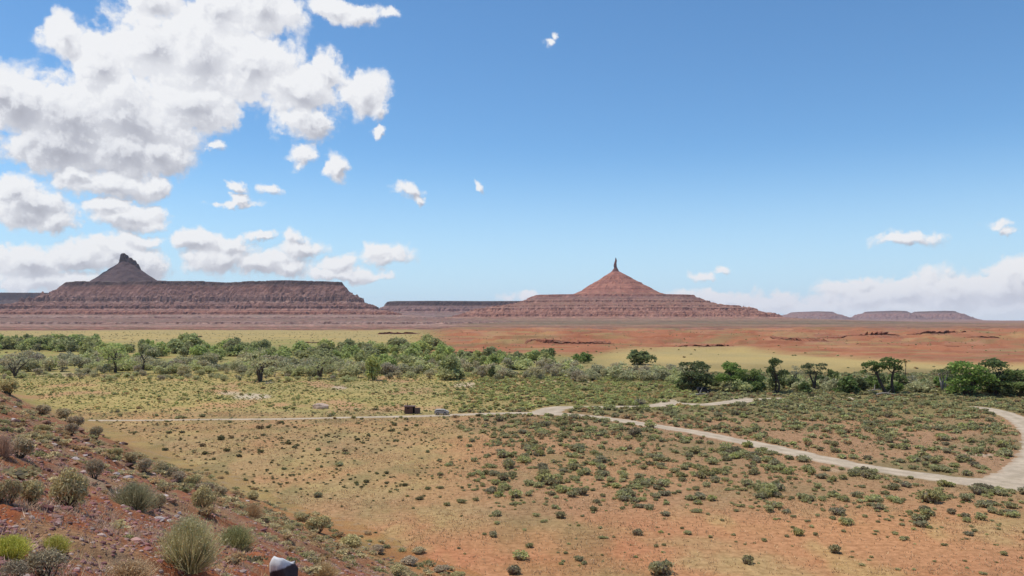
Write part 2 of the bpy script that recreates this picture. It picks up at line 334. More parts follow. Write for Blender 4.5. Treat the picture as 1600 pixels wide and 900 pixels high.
def plain_h(x, y):
    r = np.hypot(x, y)
    z = .22 * fbm(x / 45, y / 45, 3) * ss(40, 120, r)
    z = z + 1.2 * fbm(x / 300, y / 300, 3, s=3.) * ss(350, 800, r)
    px, py = pxpy(x, y)
    bad = ss(430, 800, y) * ss(620, 760, px + 40 * fbm(x / 200, y / 200, 3)) * (1 - ss(1900, 2600, y))
    rg = fbm(x / 160, y / 120, 5, .55, s=8.)
    z = z + bad * (2.2 * rg + 3.0 * ss(.02, .10, rg - .05) + 1.8 * ss(.30, .36, rg))
    z = z + 14 * ss(4000, 13000, r)
    return z
def ground_col(x, y):
    px, py = pxpy(x, y); r = np.hypot(x, y)
    n1 = fbm(x / 28, y / 28, 5, .6, s=5.); n2 = fbm(x / 9, y / 9, 4, .6, s=2.); n3 = fbm(px / 180, py / 26, 4, .55, s=1.); n4 = fbm(x / 70, y / 70, 4, .6, s=12.)
    orange = np.array([.43, .238, .130]); tan = np.array([.385, .292, .150]); red = np.array([.390, .160, .092]); olive = np.array([.185, .160, .078])
    gold = np.array([.450, .350, .165]); green = np.array([.235, .235, .085]); pink = np.array([.42, .25, .15]); drab = np.array([.33, .215, .13])
    sh = x.shape + (3,); c = np.broadcast_to(orange, sh).copy()
    def lay(col, w):
        nonlocal c; w = np.clip(w, 0, 1)[..., None]; c = c * (1 - w) + col * w
    pj = py + 14 * n3
    lay(tan, ss(-.05, .35, n1 + .35 * n2) * .75)
    lay(red * 1.08, ss(.15, .5, n4) * .5 * ss(740, 790, pj)); lay(gold * .9, ss(.1, .4, fbm(x / 12, y / 24, 4, .6, s=66.)) * .55 * ss(760, 800, pj))
    lay(olive, ss(0., .4, fbm(x / 16, y / 30, 4, .6, s=21.)) * .45 * ss(700, 800, pj))
    # golden grass flat on the left, scrubby flat on the right
    L = (1 - ss(600, 800, px + 60 * n1)) * (1 - ss(760, 830, pj))
    lay(tan * .92, L * .7); lay(orange * 1.0, L * ss(.05, .35, fbm(x / 18, y / 18, 4, .6, s=33.)) * .5); lay(gold * .95, L * ss(-.1, .3, n2) * .5); lay(olive * 1.15, L * ss(.0, .35, fbm(x / 6, y / 12, 4, .6, s=27.)) * .6); lay(pink, L * ss(.1, .5, n1) * .4)
    Rr = ss(680, 820, px + 60 * n1) * (1 - ss(770, 830, pj))
    lay(drab, Rr * .75); lay(olive, Rr * ss(-.1, .4, n1) * .6); lay(pink, Rr * ss(.2, .5, n2) * .35)
    # greener strip below the thicket
    G_ = (1 - ss(636, 655, pj)) * (1 - .6 * ss(1000, 1150, px))
    lay(green * 1.2, G_ * .5); lay(gold, G_ * ss(-.1, .3, n2) * .55); lay(pink * 1.05, G_ * ss(.08, .35, fbm(x / 20, y / 30, 4, .6, s=81.)) * .75); lay(olive, (1 - ss(640, 660, pj)) * ss(760, 1000, px) * .72)
    lay(olive, (1 - ss(632, 646, pj)) * ss(1080, 1180, px) * .4)
    # beyond the thicket
    lay(gold * .93, (1 - ss(570, 586, pj)) * ss(880, 1000, px) * .95); lay(green, (1 - ss(575, 590, pj)) * (1 - ss(860, 960, px)) * .5)
    Lf = (1 - ss(532, 542, pj)) * (1 - ss(600, 700, px)); lay(gold * .86, Lf * .9)
    Rb = (1 - ss(548, 560, py + 5 * n3 - 14 * ss(1150, 1550, px) + 10 * ss(900, 1000, px) * (1 - ss(1150, 1300, px)))) * ss(630, 720, px + 30 * n1)
    lay(np.array([.34, .150, .090]), Rb * .95); lay(red * .70, Rb * ss(-.05, .3, fbm(px / 60, py / 4, 5, .65)) * .7); lay(np.array([.42, .24, .15]), Rb * ss(.1, .4, fbm(px / 90, py / 5, 4, .6, s=6.)) * .5); lay(olive * 1.1, Rb * ss(.02, .35, fbm(px / 110, py / 3.5, 4, .6, s=4.)) * .55); lay(gold * .8, Rb * ss(.1, .35, fbm(px / 140, py / 3, 4, .6, s=44.)) * .45)
    far = (1 - ss(512, 518, py + 2 * n3)); lay(np.array([.22, .165, .10]), far * .8); lay(red * .8, far * ss(.0, .3, fbm(px / 120, py / 2.5, 3, .6, s=9.)) * .5)
    far2 = (1 - ss(504, 507, py)); lay(np.array([.26, .15, .11]), far2 * .8)
    # bare sand
    sand = np.array([.50, .42, .32])
    for (sx_, sy_, rx, ry, k) in ((395, 620, 32, 5, .9), (360, 615, 24, 3, .6), (730, 601, 28, 4, .6), (1530, 712, 42, 3, .6), (1050, 630, 26, 7, .8), (1155, 626, 26, 5, .8), (1275, 621, 14, 2.4, .9), (1328, 622, 16, 2.6, .9), (1230, 623, 10, 2, .8), (530, 606, 14, 3, .6), (900, 597, 60, 2.4, .4), (1330, 735, 90, 3, .35), (1385, 600, 22, 10, .5), (1270, 602, 30, 6, .3), (90, 585, 40, 4, .4)):
        d = np.hypot((px - sx_) / rx, (py - sy_) / ry) + .45 * n2; lay(sand, (1 - ss(.6, 1.1, d)) * k)
    return np.clip(c, .02, .8)

th = np.concatenate([np.linspace(-46, 46, 900), np.linspace(46, 314, 180)[1:-1]]) * math.pi / 180
rr = np.concatenate([[1.0, 10], np.geomspace(18, 14500, 560)])
TH, RR = np.meshgrid(th, rr); X = RR * np.sin(TH); Y = RR * np.cos(TH)
ground = link('ground', grid_mesh('ground', X, Y, plain_h(X, Y), [M_ground], ground_col(X, Y), wrap=True)); tag(ground, kind='structure')

# dirt tracks as strips that follow the floor
def track_mat():
    m, N, t = newmat('pale_dirt'); p = N.n('ShaderNodeNewGeometry').outputs['Position']
    n1 = N.noise(p, .35, 5, .65); n2 = N.noise(p, 3, 5, .7)
    a = N.n('ShaderNodeAttribute', attribute_name='Col').outputs['Color']
    c = N.mix(N.rng(n1, .3, .7), N.mix(1, a, (.80, .78, .76), 'MULTIPLY'), N.mix(1, a, (1.12, 1.1, 1.08), 'MULTIPLY')); c = N.mix(N.rng(n2, .45, .75, 0, .4), c, (.34, .25, .16))
    finish(N, t, c, .95, n2, .5, .08, spec=.1); return m
M_track = track_mat()
lift = {'main': .05, 'loop': .045, 'upper': .04}
for k, (pts, ws) in TR.items():
    tn = np.gradient(pts, axis=0); tn /= np.linalg.norm(tn, axis=1)[:, None] + 1e-9; nr = np.stack([-tn[:, 1], tn[:, 0]], 1)
    s = np.linspace(-1, 1, 17)[None, :]; arc = np.cumsum(np.r_[0, np.hypot(*np.diff(pts, axis=0).T)])
    wl = ws[:, None] / 2 * (1 + .38 * fbm(arc[:, None] / 4 + 0 * s, np.sign(s) * 3 + 5. + 0 * arc[:, None], 4, .65))
    Xt = pts[:, 0:1] + nr[:, 0:1] * s * wl; Yt = pts[:, 1:2] + nr[:, 1:2] * s * wl
    Zt = plain_h(Xt, Yt) + lift[k] - .12 * np.abs(s) ** 6 + .015 * np.cos(s * 9)
    nn_ = fbm(Xt / 3, Yt / 3, 4, .6, s=61.); base = np.array([.50, .405, .295]) + 0 * Xt[..., None]
    rut = np.exp(-((np.abs(s) - .42) / .16) ** 2) * np.clip(.6 + nn_, 0, 1); mid = np.exp(-(s / .2) ** 2) * np.clip(.5 + 1.2 * nn_, 0, 1); edge = ss(.62, 1., np.abs(s) + .35 * nn_)
    tc = base * (1 + .14 * rut[..., None]); tc = tc * (1 - .35 * mid[..., None]) + np.array([.33, .27, .16]) * .35 * mid[..., None]; tc = tc * (1 - .75 * edge[..., None]) + ground_col(Xt, Yt) * .75 * edge[..., None]
    tag(link('dirt_track', grid_mesh('dirt_track', Xt, Yt, Zt, [M_track], tc)), 'pale dirt track crossing the scrub flat', kind='structure')

# hillside the camera stands on
A_, B_ = -.405, -.339
def hill_plane(x, y): return (EYE - 1.8) + A_ * x + B_ * y
def hill_h(x, y):
    r = np.hypot(x, y); h = hill_plane(x, y)
    h = h + ss(5, 12, r) * (.16 * fbm(x / 5, y / 5, 4, .55, s=31.) + .045 * fbm(x / .9, y / .9, 3, .6, s=3.) + .30 * ss(14, 26, r) * fbm(x / 6, y / 6, 4, .6, s=17.) + 1.5 * ss(25, 120, r) * fbm(x / 22, y / 22, 4, .55, s=7.))
    led = fbm(x / 9, y / 9, 3, .5, s=41.); h = h + .22 * ss(.12, .2, led) * ss(9, 16, r)
    h = np.where(h > 60, 60 + 25 * np.tanh((h - 60) / 25), h)
    return plain_h(x, y) + np.logaddexp(0, h / 1.1) * 1.1 - .18
def hill_on(px, py):
    u = (px - 800) / F; v = (py - HOR) / F; lo, hi = 3., 340.
    ys = np.geomspace(4, 340, 3000); zz = hill_h(u * ys, ys); below = zz > EYE - v * ys
    i = np.argmax(below) if below.any() else len(ys) - 1
    y = ys[i]; return (u * y, y, float(zz[i]))
a = np.linspace(-1, 1, 760); b = np.linspace(-1, 1, 760)
gx = -7 + 1.35 * np.sinh(a * 6.2) * .82; gy = 12 + 1.5 * np.sinh(b * 6.1) * .80
gx = gx[(gx > -330) & (gx < 110)]; gy = gy[(gy > -160) & (gy < 400)]
X, Y = np.meshgrid(gx, gy); Z = hill_h(X, Y)
def hill_col(x, y):
    n1 = fbm(x / 4, y / 4, 5, .6, s=15.); n2 = fbm(x / 1.2, y / 1.2, 4, .6, s=25.); r = np.hypot(x, y)
    soil = np.array([.335, .135, .085]); c = np.broadcast_to(soil, x.shape + (3,)).copy()
    def lay(col, w):
        nonlocal c; w = np.clip(w, 0, 1)[..., None]; c = c * (1 - w) + np.array(col) * w
    lay((.42, .22, .14), ss(-.05, .4, n2) * .5); lay((.38, .28, .18), ss(.1, .45, n1) * .75); lay((.19, .105, .085), ss(.1, .4, -n1) * .55 * ss(16, 40, r))
    lay((.27, .155, .11), ss(20, 45, r) * .4)
    for (px, py, rad, col, k) in ((160, 760, 1.1, (.52, .36, .24), .9), (255, 800, .5, (.5, .36, .26), .6), (130, 860, 1.2, (.40, .29, .18), .6), (330, 880, .5, (.42, .3, .17), .7)):
        x0, y0, _ = hill_on(px, py); lay(col, (1 - ss(rad * .4, rad, np.hypot(x - x0, (y - y0) * .7) + .35 * n2)) * k)
    e = ss(9, .5, hill_plane(x, y) + 3.5 * fbm(x / 7, y / 7, 4, .6, s=19.)) if False else 1 - ss(.5, 9, hill_plane(x, y) + 4 * fbm(x / 7, y / 7, 4, .6, s=19.))
    lay((.33, .235, .15), ss(-.2, .3, fbm(x / 5, y / 5, 4, .6, s=29.)) * ss(14, 30, r) * .7)
    g = ground_col(x, y); c = c * (1 - e[..., None]) + g * e[..., None]
    return c
hill = link('hillside', grid_mesh('hillside', X, Y, Z, [M_hill], hill_col(X, Y), keep=(hill_plane(X, Y) > -4)))
tag(hill, 'red soil hillside falling to the right in the foreground', kind='structure')

# ------------------------------------------------------------------ mesas and buttes
def poly_sd(x, y, poly):
    d = np.full(x.shape, 1e9); ins = np.zeros(x.shape, bool); n = len(poly)
    for i in range(n):
        (x0, y0), (x1, y1) = poly[i], poly[(i + 1) % n]; ex, ey = x1 - x0, y1 - y0
        t_ = np.clip(((x - x0) * ex + (y - y0) * ey) / (ex * ex + ey * ey), 0, 1)
        d = np.minimum(d, np.hypot(x - x0 - t_ * ex, y - y0 - t_ * ey))
        cnd = ((y0 > y) != (y1 > y)) & (x < ex * (y - y0) / (ey + 1e-12) + x0); ins ^= cnd
    return np.where(ins, -d, d)
def gully(x, y, s, seed=0.):
    w = ss(4, 60, s) * (1 - .5 * ss(300, 900, s)); rn = 1 - 2 * np.abs(fbm(x / 75, y / 75, 4, .55, s=seed)); r2 = 1 - 2 * np.abs(fbm(x / 24, y / 24, 3, .55, s=seed + 4))
    return s + w * (38 * rn + 22 * r2) + 16 * fbm(x / 70, y / 70, 4, .6, s=seed + 9) + 7 * fbm(x / 16, y / 16, 2, .6, s=seed + 2)
def profile(s, pts): return np.interp(s, [p[0] for p in pts], [p[1] for p in pts])
def landform(name, bounds, step, fn, mat, label=None, front=None):
    x0, x1, y0, y1 = bounds; xs = np.arange(x0, x1, step); ys = np.arange(y0, y1, step)
    X, Y = np.meshgrid(xs, ys); Z = fn(X, Y)
    o = link(name, grid_mesh(name, X, Y, Z, [mat], smooth=False, keep=(Z > plain_h(X, Y) - 1.5))); return tag(o, label, kind='structure')

pink = (.37, .205, .150); brn = (.29, .150, .108); dk = (.13, .078, .062); pale = (.43, .265, .195); rd = (.38, .165, .105)
M_mesaL = mesa_mat('left_mesa_rock', 0, 330, [(0, rd), (.04, pale), (.07, brn), (.11, pale), (.15, rd), (.20, pink), (.25, brn), (.30, pale), (.40, pink), (.47, brn), (.505, dk), (.56, (.14, .09, .08)), (1, (.115, .07, .065))], tint=(.86, .92, 1.0))
M_mesaR = mesa_mat('right_butte_rock', 0, 310, [(0, rd), (.04, (.22, .16, .10)), (.10, pink), (.16, (.33, .17, .12)), (.22, pink), (.28, brn), (.33, (.32, .18, .13)), (.38, (.26, .15, .12)), (.44, (.33, .15, .105)), (.62, (.37, .17, .115)), (.78, (.36, .16, .11)), (.82, (.27, .125, .095)), (1, (.24, .115, .09))], lowc=.9)
M_mesaF = mesa_mat('far_mesa_rock', 0, 140, [(0, pink), (.3, (.24, .16, .14)), (.6, (.28, .16, .13)), (.78, (.22, .14, .12)), (.84, dk), (1, (.10, .07, .065))])

def f_left(x, y):
    poly = [(-1850, 3310), (-1500, 3260), (-1180, 3300), (-980, 3250), (-705, 3290), (-850, 3950), (-2190, 4000)]
    sd = poly_sd(x, y, poly); sd = np.where(sd > 0, sd * (1 - .45 * (1 - ss(-2050, -1750, x))), sd)
    s = gully(x, y, sd, 3.)
    z = profile(s, [(-60, 182), (-6, 180), (0, 178), (6, 168), (50, 140), (104, 110), (109, 98), (150, 84), (180, 76), (185, 67), (225, 58), (262, 50), (268, 43), (330, 40), (420, 33), (425, 29), (560, 27), (720, 21), (1000, 16), (1006, 10), (1400, 4), (1650, -3)])
    cx, cy = -1740, 3600; r = np.hypot(x - cx, y - cy); r = r + 8 * fbm(x / 30, y / 30, 3, s=5.) * ss(15, 60, r)
    z = np.maximum(z, np.interp(r, [0, 26, 66, 144, 185, 240], [286, 280, 247, 190, 166, -20]))
    for (dx, dy, rad, top) in ((-9, 0, 11, 325), (-17, 0, 7, 318), (5, 3, 10, 317), (22, 0, 12, 304), (36, 4, 13, 292), (48, 4, 12, 276)):
        q = np.hypot(x - cx - dx, y - cy - dy) + 3 * fbm(x / 7, y / 7, 2, s=dx); z = np.maximum(z, np.where(q < rad + 5, np.interp(q, [0, rad * .7, rad, rad + 5], [top, top - 3, top - 12, 240]), -9))
    z = z + ss(0, 30, s) * 3.0 * fbm(x / 26, y / 26, 4, .6, s=71.) + (1 - ss(0, 30, s)) * (5.5 * fbm(x / 260, y / 260, 3, .6, s=72.) + 2.5 * ss(.1, .2, fbm(x / 90, y / 90, 3, s=73.)))
    return z
landform('mesa', (-3300, 150, 1560, 4050), 5.0, f_left, M_mesaL, 'wide flat-topped mesa with a dark crag peak, left of the photo')
def f_right(x, y):
    poly = [(112, 3500), (250, 3420), (420, 3390), (640, 3410), (795, 3490), (825, 4000), (80, 4000)]
    sd = poly_sd(x, y, poly); s = gully(x, y, sd, 13.)
    z = profile(s, [(-60, 134), (-6, 133), (0, 131), (5, 124), (40, 114), (88, 104), (92, 99), (160, 88), (226, 82), (232, 77), (290, 71), (300, 63), (340, 53), (378, 41), (384, 36), (450, 29), (620, 22), (1000, 12), (1500, 3), (1700, -3)])
    cx, cy = 478, 3700; r0 = np.hypot((x - cx) * np.where(x > cx, .86, 1.), y - cy); an = np.arctan2(y - cy, x - cx)
    r = r0 + (9 * (1 - 2 * np.abs(fbm(an * 4, r0 / 160, 4, .6, s=7.))) - 3 + 5 * fbm(x / 22, y / 22, 3, .6, s=8.)) * ss(10, 80, r0)
    z = np.maximum(z, np.interp(r, [0, 12, 30, 66, 70, 104, 109, 150, 154, 190, 235, 300, 420], [254, 249, 238, 217, 212, 194, 188, 165, 160, 143, 130, 116, -20]))
    q = np.hypot(x - cx, y - cy) + .8 * fbm(x / 5, y / 5, 2)
    z = np.maximum(z, np.where(q < 24, np.interp(q, [0, 12, 14, 22], [262, 258, 248, 236]), -9))
    return z
landform('butte', (-1000, 1750, 1650, 4050), 5.0, f_right, M_mesaR, 'red conical butte topped by a thin spire, right of centre')
def f_mid(x, y):
    poly = [(-815, 5260), (-500, 5180), (-200, 5260), (200, 5200), (700, 5300), (800, 6300), (-1000, 6300)]
    s = gully(x, y, poly_sd(x, y, poly), 23.)
    return profile(s, [(-50, 148), (0, 144), (14, 118), (110, 90), (116, 80), (260, 56), (480, 38), (485, 32), (1000, 16), (1700, -4)])
landform('mesa', (-2600, 1900, 3700, 6200), 9.0, f_mid, M_mesaF, 'distant low mesa between the flat-topped mesa and the spire butte')
def f_fl(x, y):
    poly = [(-5600, 6150), (-4500, 6020), (-3520, 6100), (-3650, 7000), (-5600, 7000)]
    s = gully(x, y, poly_sd(x, y, poly), 33.)
    return profile(s, [(-50, 232), (0, 228), (25, 175), (200, 120), (500, 60), (1100, 12), (1500, -6)])
landform('mesa', (-6500, -2200, 4700, 7000), 14.0, f_fl, M_mesaF, 'dark distant mesa at the left edge')
for (pa, pb, top, yy, sd_, lab) in ((1262, 1302, 487, 9300, 43., 'leftmost of three faint low mesas on the right horizon'), (1385, 1418, 486, 9600, 53., 'middle of three faint low mesas on the right horizon'), (1466, 1494, 486, 9900, 63., 'rightmost of three faint low mesas on the right horizon')):
    xa, xb = (pa - 800) / F * yy, (pb - 800) / F * yy; zt = EYE + (HOR - top) / F * yy
    def f_h(x, y, xa=xa, xb=xb, yy=yy, zt=zt, sd_=sd_):
        s = gully(x, y, poly_sd(x, y, [(xa, yy), ((xa + xb) / 2, yy - 120), (xb, yy + 30), (xb - 60, yy + 700), (xa + 60, yy + 700)]), sd_)
        return profile(s, [(-200, zt + 8), (0, zt), (40, zt - 14), (130, zt - 34), (250, 40), (330, 20), (900, 6), (1300, -8)])
    landform('mesa', (xa - 1200, xb + 1200, yy - 1300, yy + 800), 16.0, f_h, M_mesaF, lab)

# spire of the butte: a real tapering rock tower, finer than the terrain grid
def rock_tower():
    V = []; lv = 15; seg = 18
    for i in range(lv):
        t_ = i / (lv - 1); z = 240 + t_ * 71; rad = np.interp(t_, [0, .12, .25, .5, .8, .93, 1], [19, 13, 8.5, 6.2, 4.2, 2.4, .5])
        for k in range(seg):
            an = k / seg * 2 * math.pi; rj = rad * (1 + .16 * math.sin(an * 3 + i * .6) + random.uniform(-.1, .1)); V.append((478 + 1.2 * math.sin(i * .7) + 1.5 * t_ + rj * math.cos(an), 3700 + rj * math.sin(an), z))
    idx = np.arange(lv * seg).reshape(lv, seg); nx = np.roll(idx, -1, 1); q = np.stack([idx[:-1], nx[:-1], nx[1:], idx[1:]], -1).reshape(-1, 4)
    return mesh_np('spire', np.array(V), [q, idx[-1][None, :]], [M_mesaR])
tag(link('spire', rock_tower()), 'thin dark rock spire on the tip of the red conical butte', kind='structure')

# eroded cut banks of the red flats: ledge tops over dark undercut faces
M_bank = mesa_mat('cut_bank_soil', -2, 12, [(0, (.38, .165, .095)), (.5, (.34, .145, .085)), (1, (.36, .19, .12))])
def cut_bank(pa, pb, py, hpx, label, name='cut_bank'):
    yb = EYE * F / (py - HOR); m = yb / F; h0 = hpx * m; n = max(24, int((pb - pa) * 1.2)); px = np.linspace(pa, pb, n); end = np.sin(np.linspace(0, math.pi, n)) ** .35
    x = (px - 800) * m; yl = yb + 9 * m * fbm(px / 14, px * 0 + py, 4, .6) * 3; hh = h0 * end * (.45 + .55 * ss(-.3, .25, fbm(px / 9, px * 0 + 3.3 * py, 3, .6)))
    cs = [(-14, -.1), (-7, .06), (-3, .22), (.6, .30), (.9, .62), (-.4, .74), (-.6, .98), (2, 1.0), (10, .97), (28, .55), (60, -.12)]
    X = x[None] + 0 * np.array([[c[0]] for c in cs]); Y = yl[None] + np.array([[c[0]] for c in cs]) * h0 * .35; Z = np.array([[c[1]] for c in cs]) * hh[None] * (1 + .08 * perlin(X / (4 * m) , Y / (3 * m)))
    Z = Z + plain_h(X, Y) - .2; return tag(link(name, grid_mesh(name, X, Y, Z, [M_bank], smooth=False)), label, 'cut bank')
cut_bank(1316, 1404, 529, 7.5, 'long dark undercut bank in the red flats right of centre'); cut_bank(1430, 1506, 527, 6.5, 'dark undercut bank in the red flats toward the right edge')
cut_bank(1060, 1150, 541, 5, 'dark-edged red bank above the golden grass'); cut_bank(985, 1050, 585, 9, 'brown bank behind the bushes left of the dark tree row')
cut_bank(1215, 1320, 536, 3.5, 'low red ledge left of the long dark bank'); cut_bank(1350, 1500, 541, 3, 'low red ledge below the two dark banks'); cut_bank(1520, 1625, 533, 4, 'low red ledge at the right edge')
cut_bank(820, 960, 537, 3.5, 'low red ledge behind the three lone bushes'); cut_bank(700, 800, 552, 4, 'red ledge right of the thicket'); cut_bank(590, 650, 522, 4, 'small dark red ledge below the right foot of the left mesa')
cut_bank(470, 505, 536, 2.5, 'thin dark ledge on the golden flat behind the thicket'); cut_bank(1440, 1500, 610, 9, 'brown bank between the thin tree and the large right clump')

# ------------------------------------------------------------------ foliage generators (numpy)
def unit(n):
    v = rng.normal(size=(n, 3)); return v / np.linalg.norm(v, axis=1)[:, None]
def leaf_quads(P_, size, outward=None, bias=.6, aspect=1.5):
    """P_ centres (n,3), size (n,) -> verts, quads"""
    n = len(P_); nrm = unit(n)
    if outward is not None: nrm = nrm + outward * bias; nrm /= np.linalg.norm(nrm, axis=1)[:, None] + 1e-9
    t1 = np.cross(nrm, unit(n)); t1 /= np.linalg.norm(t1, axis=1)[:, None] + 1e-9; t2 = np.cross(nrm, t1)
    s = np.asarray(size)[:, None]; a_, b_ = t1 * s * aspect * .5, t2 * s * .5
    V = np.stack([P_ - a_, P_ + b_ * .9 + a_ * .1, P_ + a_, P_ - b_ * .9 + a_ * .1], 1).reshape(-1, 3)
    return V, np.arange(n * 4).reshape(n, 4)
def blob_points(n, blobs, shell=.72):
    """blobs: (cx,cy,cz,rx,ry,rz)"""
    B = np.array(blobs, float); w = (B[:, 3] * B[:, 5]) ** 1.1; k = rng.choice(len(B), n, p=w / w.sum()); d = unit(n)
    d[:, 2] = np.where(rng.random(n) < .72, np.abs(d[:, 2]), d[:, 2]); rad = shell + (1 - shell) * rng.random(n) ** .7
    rad *= 1 + .12 * rng.normal(size=n)
    return B[k, :3] + d * B[k, 3:] * rad[:, None], d
def varcol(n, cols, per=4, jit=.18):
    cols = np.array(cols) * np.array([1.36, 1.29, .84]); k = rng.integers(0, len(cols), n); t_ = rng.random(n)[:, None]
    c = cols[k] * (1 - t_) + cols[(k + 1) % len(cols)] * t_; c = c * (1 + jit * rng.normal(size=(n, 1))); return np.repeat(np.clip(c, .01, .8), per, 0)
bm = bmesh.new(); bmesh.ops.create_icosphere(bm, subdivisions=1, radius=1); ICO1 = (np.array([v.co[:] for v in bm.verts]), np.array([[v.index for v in f.verts] for f in bm.faces])); bm.free()
bm = bmesh.new(); bmesh.ops.create_icosphere(bm, subdivisions=3, radius=1); ICO3 = (np.array([v.co[:] for v in bm.verts]), np.array([[v.index for v in f.verts] for f in bm.faces])); bm.free()
bm = bmesh.new(); bmesh.ops.create_icosphere(bm, subdivisions=2, radius=1); ICO2 = (np.array([v.co[:] for v in bm.verts]), np.array([[v.index for v in f.verts] for f in bm.faces])); bm.free()

def shrub_template(n, r=1., h=.75, leaf=.16, cols=None, lobes=6, flat=0., core=.62):
    bl = [(0, 0, h * .45, r * .62, r * .62, h * .5)]
    for _ in range(lobes):
        a_ = rng.random() * 6.283; d = r * rng.uniform(.3, .62); rr_ = r * rng.uniform(.28, .48)
        bl.append((math.cos(a_) * d, math.sin(a_) * d, h * rng.uniform(.25, .6), rr_, rr_, h * rng.uniform(.28, .48)))
    P_, d = blob_points(n, bl); P_[:, 2] = np.abs(P_[:, 2])
    V, Q = leaf_quads(P_, leaf * rng.uniform(.7, 1.4, n), d); col = varcol(n, cols)
    # inner twigs darker: only a lumpy wooden core
    cv = ICO1[0] * np.array([r * core, r * core, h * .42]) * rng.uniform(.8, 1.1, (len(ICO1[0]), 1)) + np.array([0, 0, h * .40]); cc = np.full((len(cv), 3), .0) + np.array([.19, .16, .10])
    return np.concatenate([V, cv]), Q, ICO1[1] + len(V), np.concatenate([col, cc])
sage = [(.26, .265, .175), (.22, .235, .145), (.295, .295, .20), (.20, .215, .13)]
olivec = [(.215, .215, .125), (.25, .245, .15), (.185, .185, .105), (.22, .21, .13)]
drybr = [(.28, .20, .13), (.22, .15, .10), (.33, .25, .16)]
greenc = [(.22, .245, .12), (.26, .28, .14), (.18, .20, .095), (.29, .30, .175)]
TN = [shrub_template(330, cols=c, lobes=7, leaf=.15, h=rng.uniform(.65, .95)) for c in (sage, sage, olivec, olivec, sage, greenc, olivec, sage)]
TF = [shrub_template(70, cols=c, lobes=5, leaf=.32, h=rng.uniform(.65, .95)) for c in (sage, olivec, olivec, sage, greenc, olivec, sage, drybr)]
TS = [shrub_template(34, cols=c, lobes=3, leaf=.42, h=rng.uniform(.6, .9)) for c in (olivec, olivec, sage, olivec, drybr, sage)]
def merge(temps, which, X_, Y_, Z_, Sx, Sz, tint):
    Vs, Q4, Q3, Cs = [], [], [], []; off = 0
    for k, (V, Q, T, col) in enumerate(temps):
        sel = np.where(which == k)[0]
        if not len(sel): continue
        a_ = rng.random(len(sel)) * 6.283; ca, sa = np.cos(a_)[:, None], np.sin(a_)[:, None]; s = Sx[sel][:, None]
        x = (V[None, :, 0] * ca - V[None, :, 1] * sa) * s + X_[sel][:, None]; y = (V[None, :, 0] * sa + V[None, :, 1] * ca) * s + Y_[sel][:, None]; z = V[None, :, 2] * Sz[sel][:, None] + Z_[sel][:, None]
        Vs.append(np.stack([x, y, z], -1).reshape(-1, 3)); o = (np.arange(len(sel)) * len(V) + off)[:, None, None]
        Q4.append((Q[None] + o).reshape(-1, 4)); Q3.append((T[None] + o).reshape(-1, 3)); Cs.append((col[None] * tint[sel][:, None, :]).reshape(-1, 3)); off += len(sel) * len(V)
    return np.concatenate(Vs), [np.concatenate(Q4), np.concatenate(Q3)], np.concatenate(Cs)

# ------------------------------------------------------------------ shrubs over the flat
def scatter(n, ymin, ymax, umax=.74):
    """uniform over the wedge of floor in front of the hill"""
    y = np.sqrt(rng.uniform(ymin ** 2, ymax ** 2, n)); return rng.uniform(-umax, umax, n) * y, y
def dens(x, y):
    px, py = pxpy(x, y); n1 = fbm(x / 22, y / 22, 4, .6, s=51.); n2 = fbm(x / 60, y / 60, 3, .5, s=61.)
    pj = py + 10 * n2
    Rr = ss(640, 800, px + 50 * n1) * (1 - ss(755 + 40 * ss(1000, 1500, px), 815 + 45 * ss(1000, 1500, px), pj + 30 * n1))
    d = .030 + .05 * ss(-.1, .4, n1) * (.5 + ss(300, 900, px))
    cl = ss(-.12, .22, fbm(x / 7, y / 9, 3, .6, s=101.)); d = d + Rr * (.10 + .52 * cl) * (.75 + .5 * n1) + (1 - Rr) * .20 * (1 - ss(745, 800, pj)) * ss(-.6, .1, n1)
    d = d + .24 * (1 - ss(640, 660, pj)) * (.25 + .9 * cl)
    return d
x, y = scatter(120000, 69, 330); keep = rng.random(len(x)) < dens(x, y); x, y = x[keep], y[keep]
px, py = pxpy(x, y)
side = ss(660, 800, px) * (1 - .5 * ss(780, 840, py))
size = np.where(rng.random(len(x)) < .06 + .26 * side, rng.uniform(.35, .85, len(x)) , rng.uniform(.15, .36, len(x))) * (1 + .35 * side) * (.85 + .3 * rng.random(len(x))) * np.where(rng.random(len(x)) < .035 * side, 1.55, 1)
size *= np.where(py > 780, .9, 1.)
ok = (track_dist(x, y) > size * .35 - .1) & (hill_plane(x, y) < -1.2) & (size > 0)
x, y, size = x[ok], y[ok], size[ok]; px, py = pxpy(x, y)
print('flat shrubs', len(x))
z = plain_h(x, y) - .04
app = size / y * np.where((px > -10) & (px < 1610), 1, .0); order = np.argsort(-app); ind = order[:300]; rest = order[300:]
print('size', size.max())
near_me = [mesh_np('sagebrush', V, [Q, T], [M_leaf], col) for V, Q, T, col in TN]
_q = np.quantile(size[ind], [.33, .67])
def region(px, py, sz_):
    a_ = 'small' if sz_ < _q[0] else ('large' if sz_ > _q[1] else 'mid-sized')
    b_ = 'on the bottom edge' if py > 860 else 'on the orange flat' if py > 810 else 'in the near scrub' if py > 770 else 'in the middle scrub' if py > 720 else 'near the track'
    return f'{a_} sage shrub {b_} {where(px)}'
for i in ind:
    o = link('sagebrush', near_me[rng.integers(0, len(near_me))], loc=(x[i], y[i], z[i]), rz=rng.random() * 6.28, sc=(size[i], size[i], size[i] * rng.uniform(.8, 1.25)))
    tag(o, region(px[i], py[i], size[i]), 'shrub', 'shrubs scattered over the flat below the dirt track')
x, y, z, size = x[rest], y[rest], z[rest], size[rest]; px, py = pxpy(x, y)
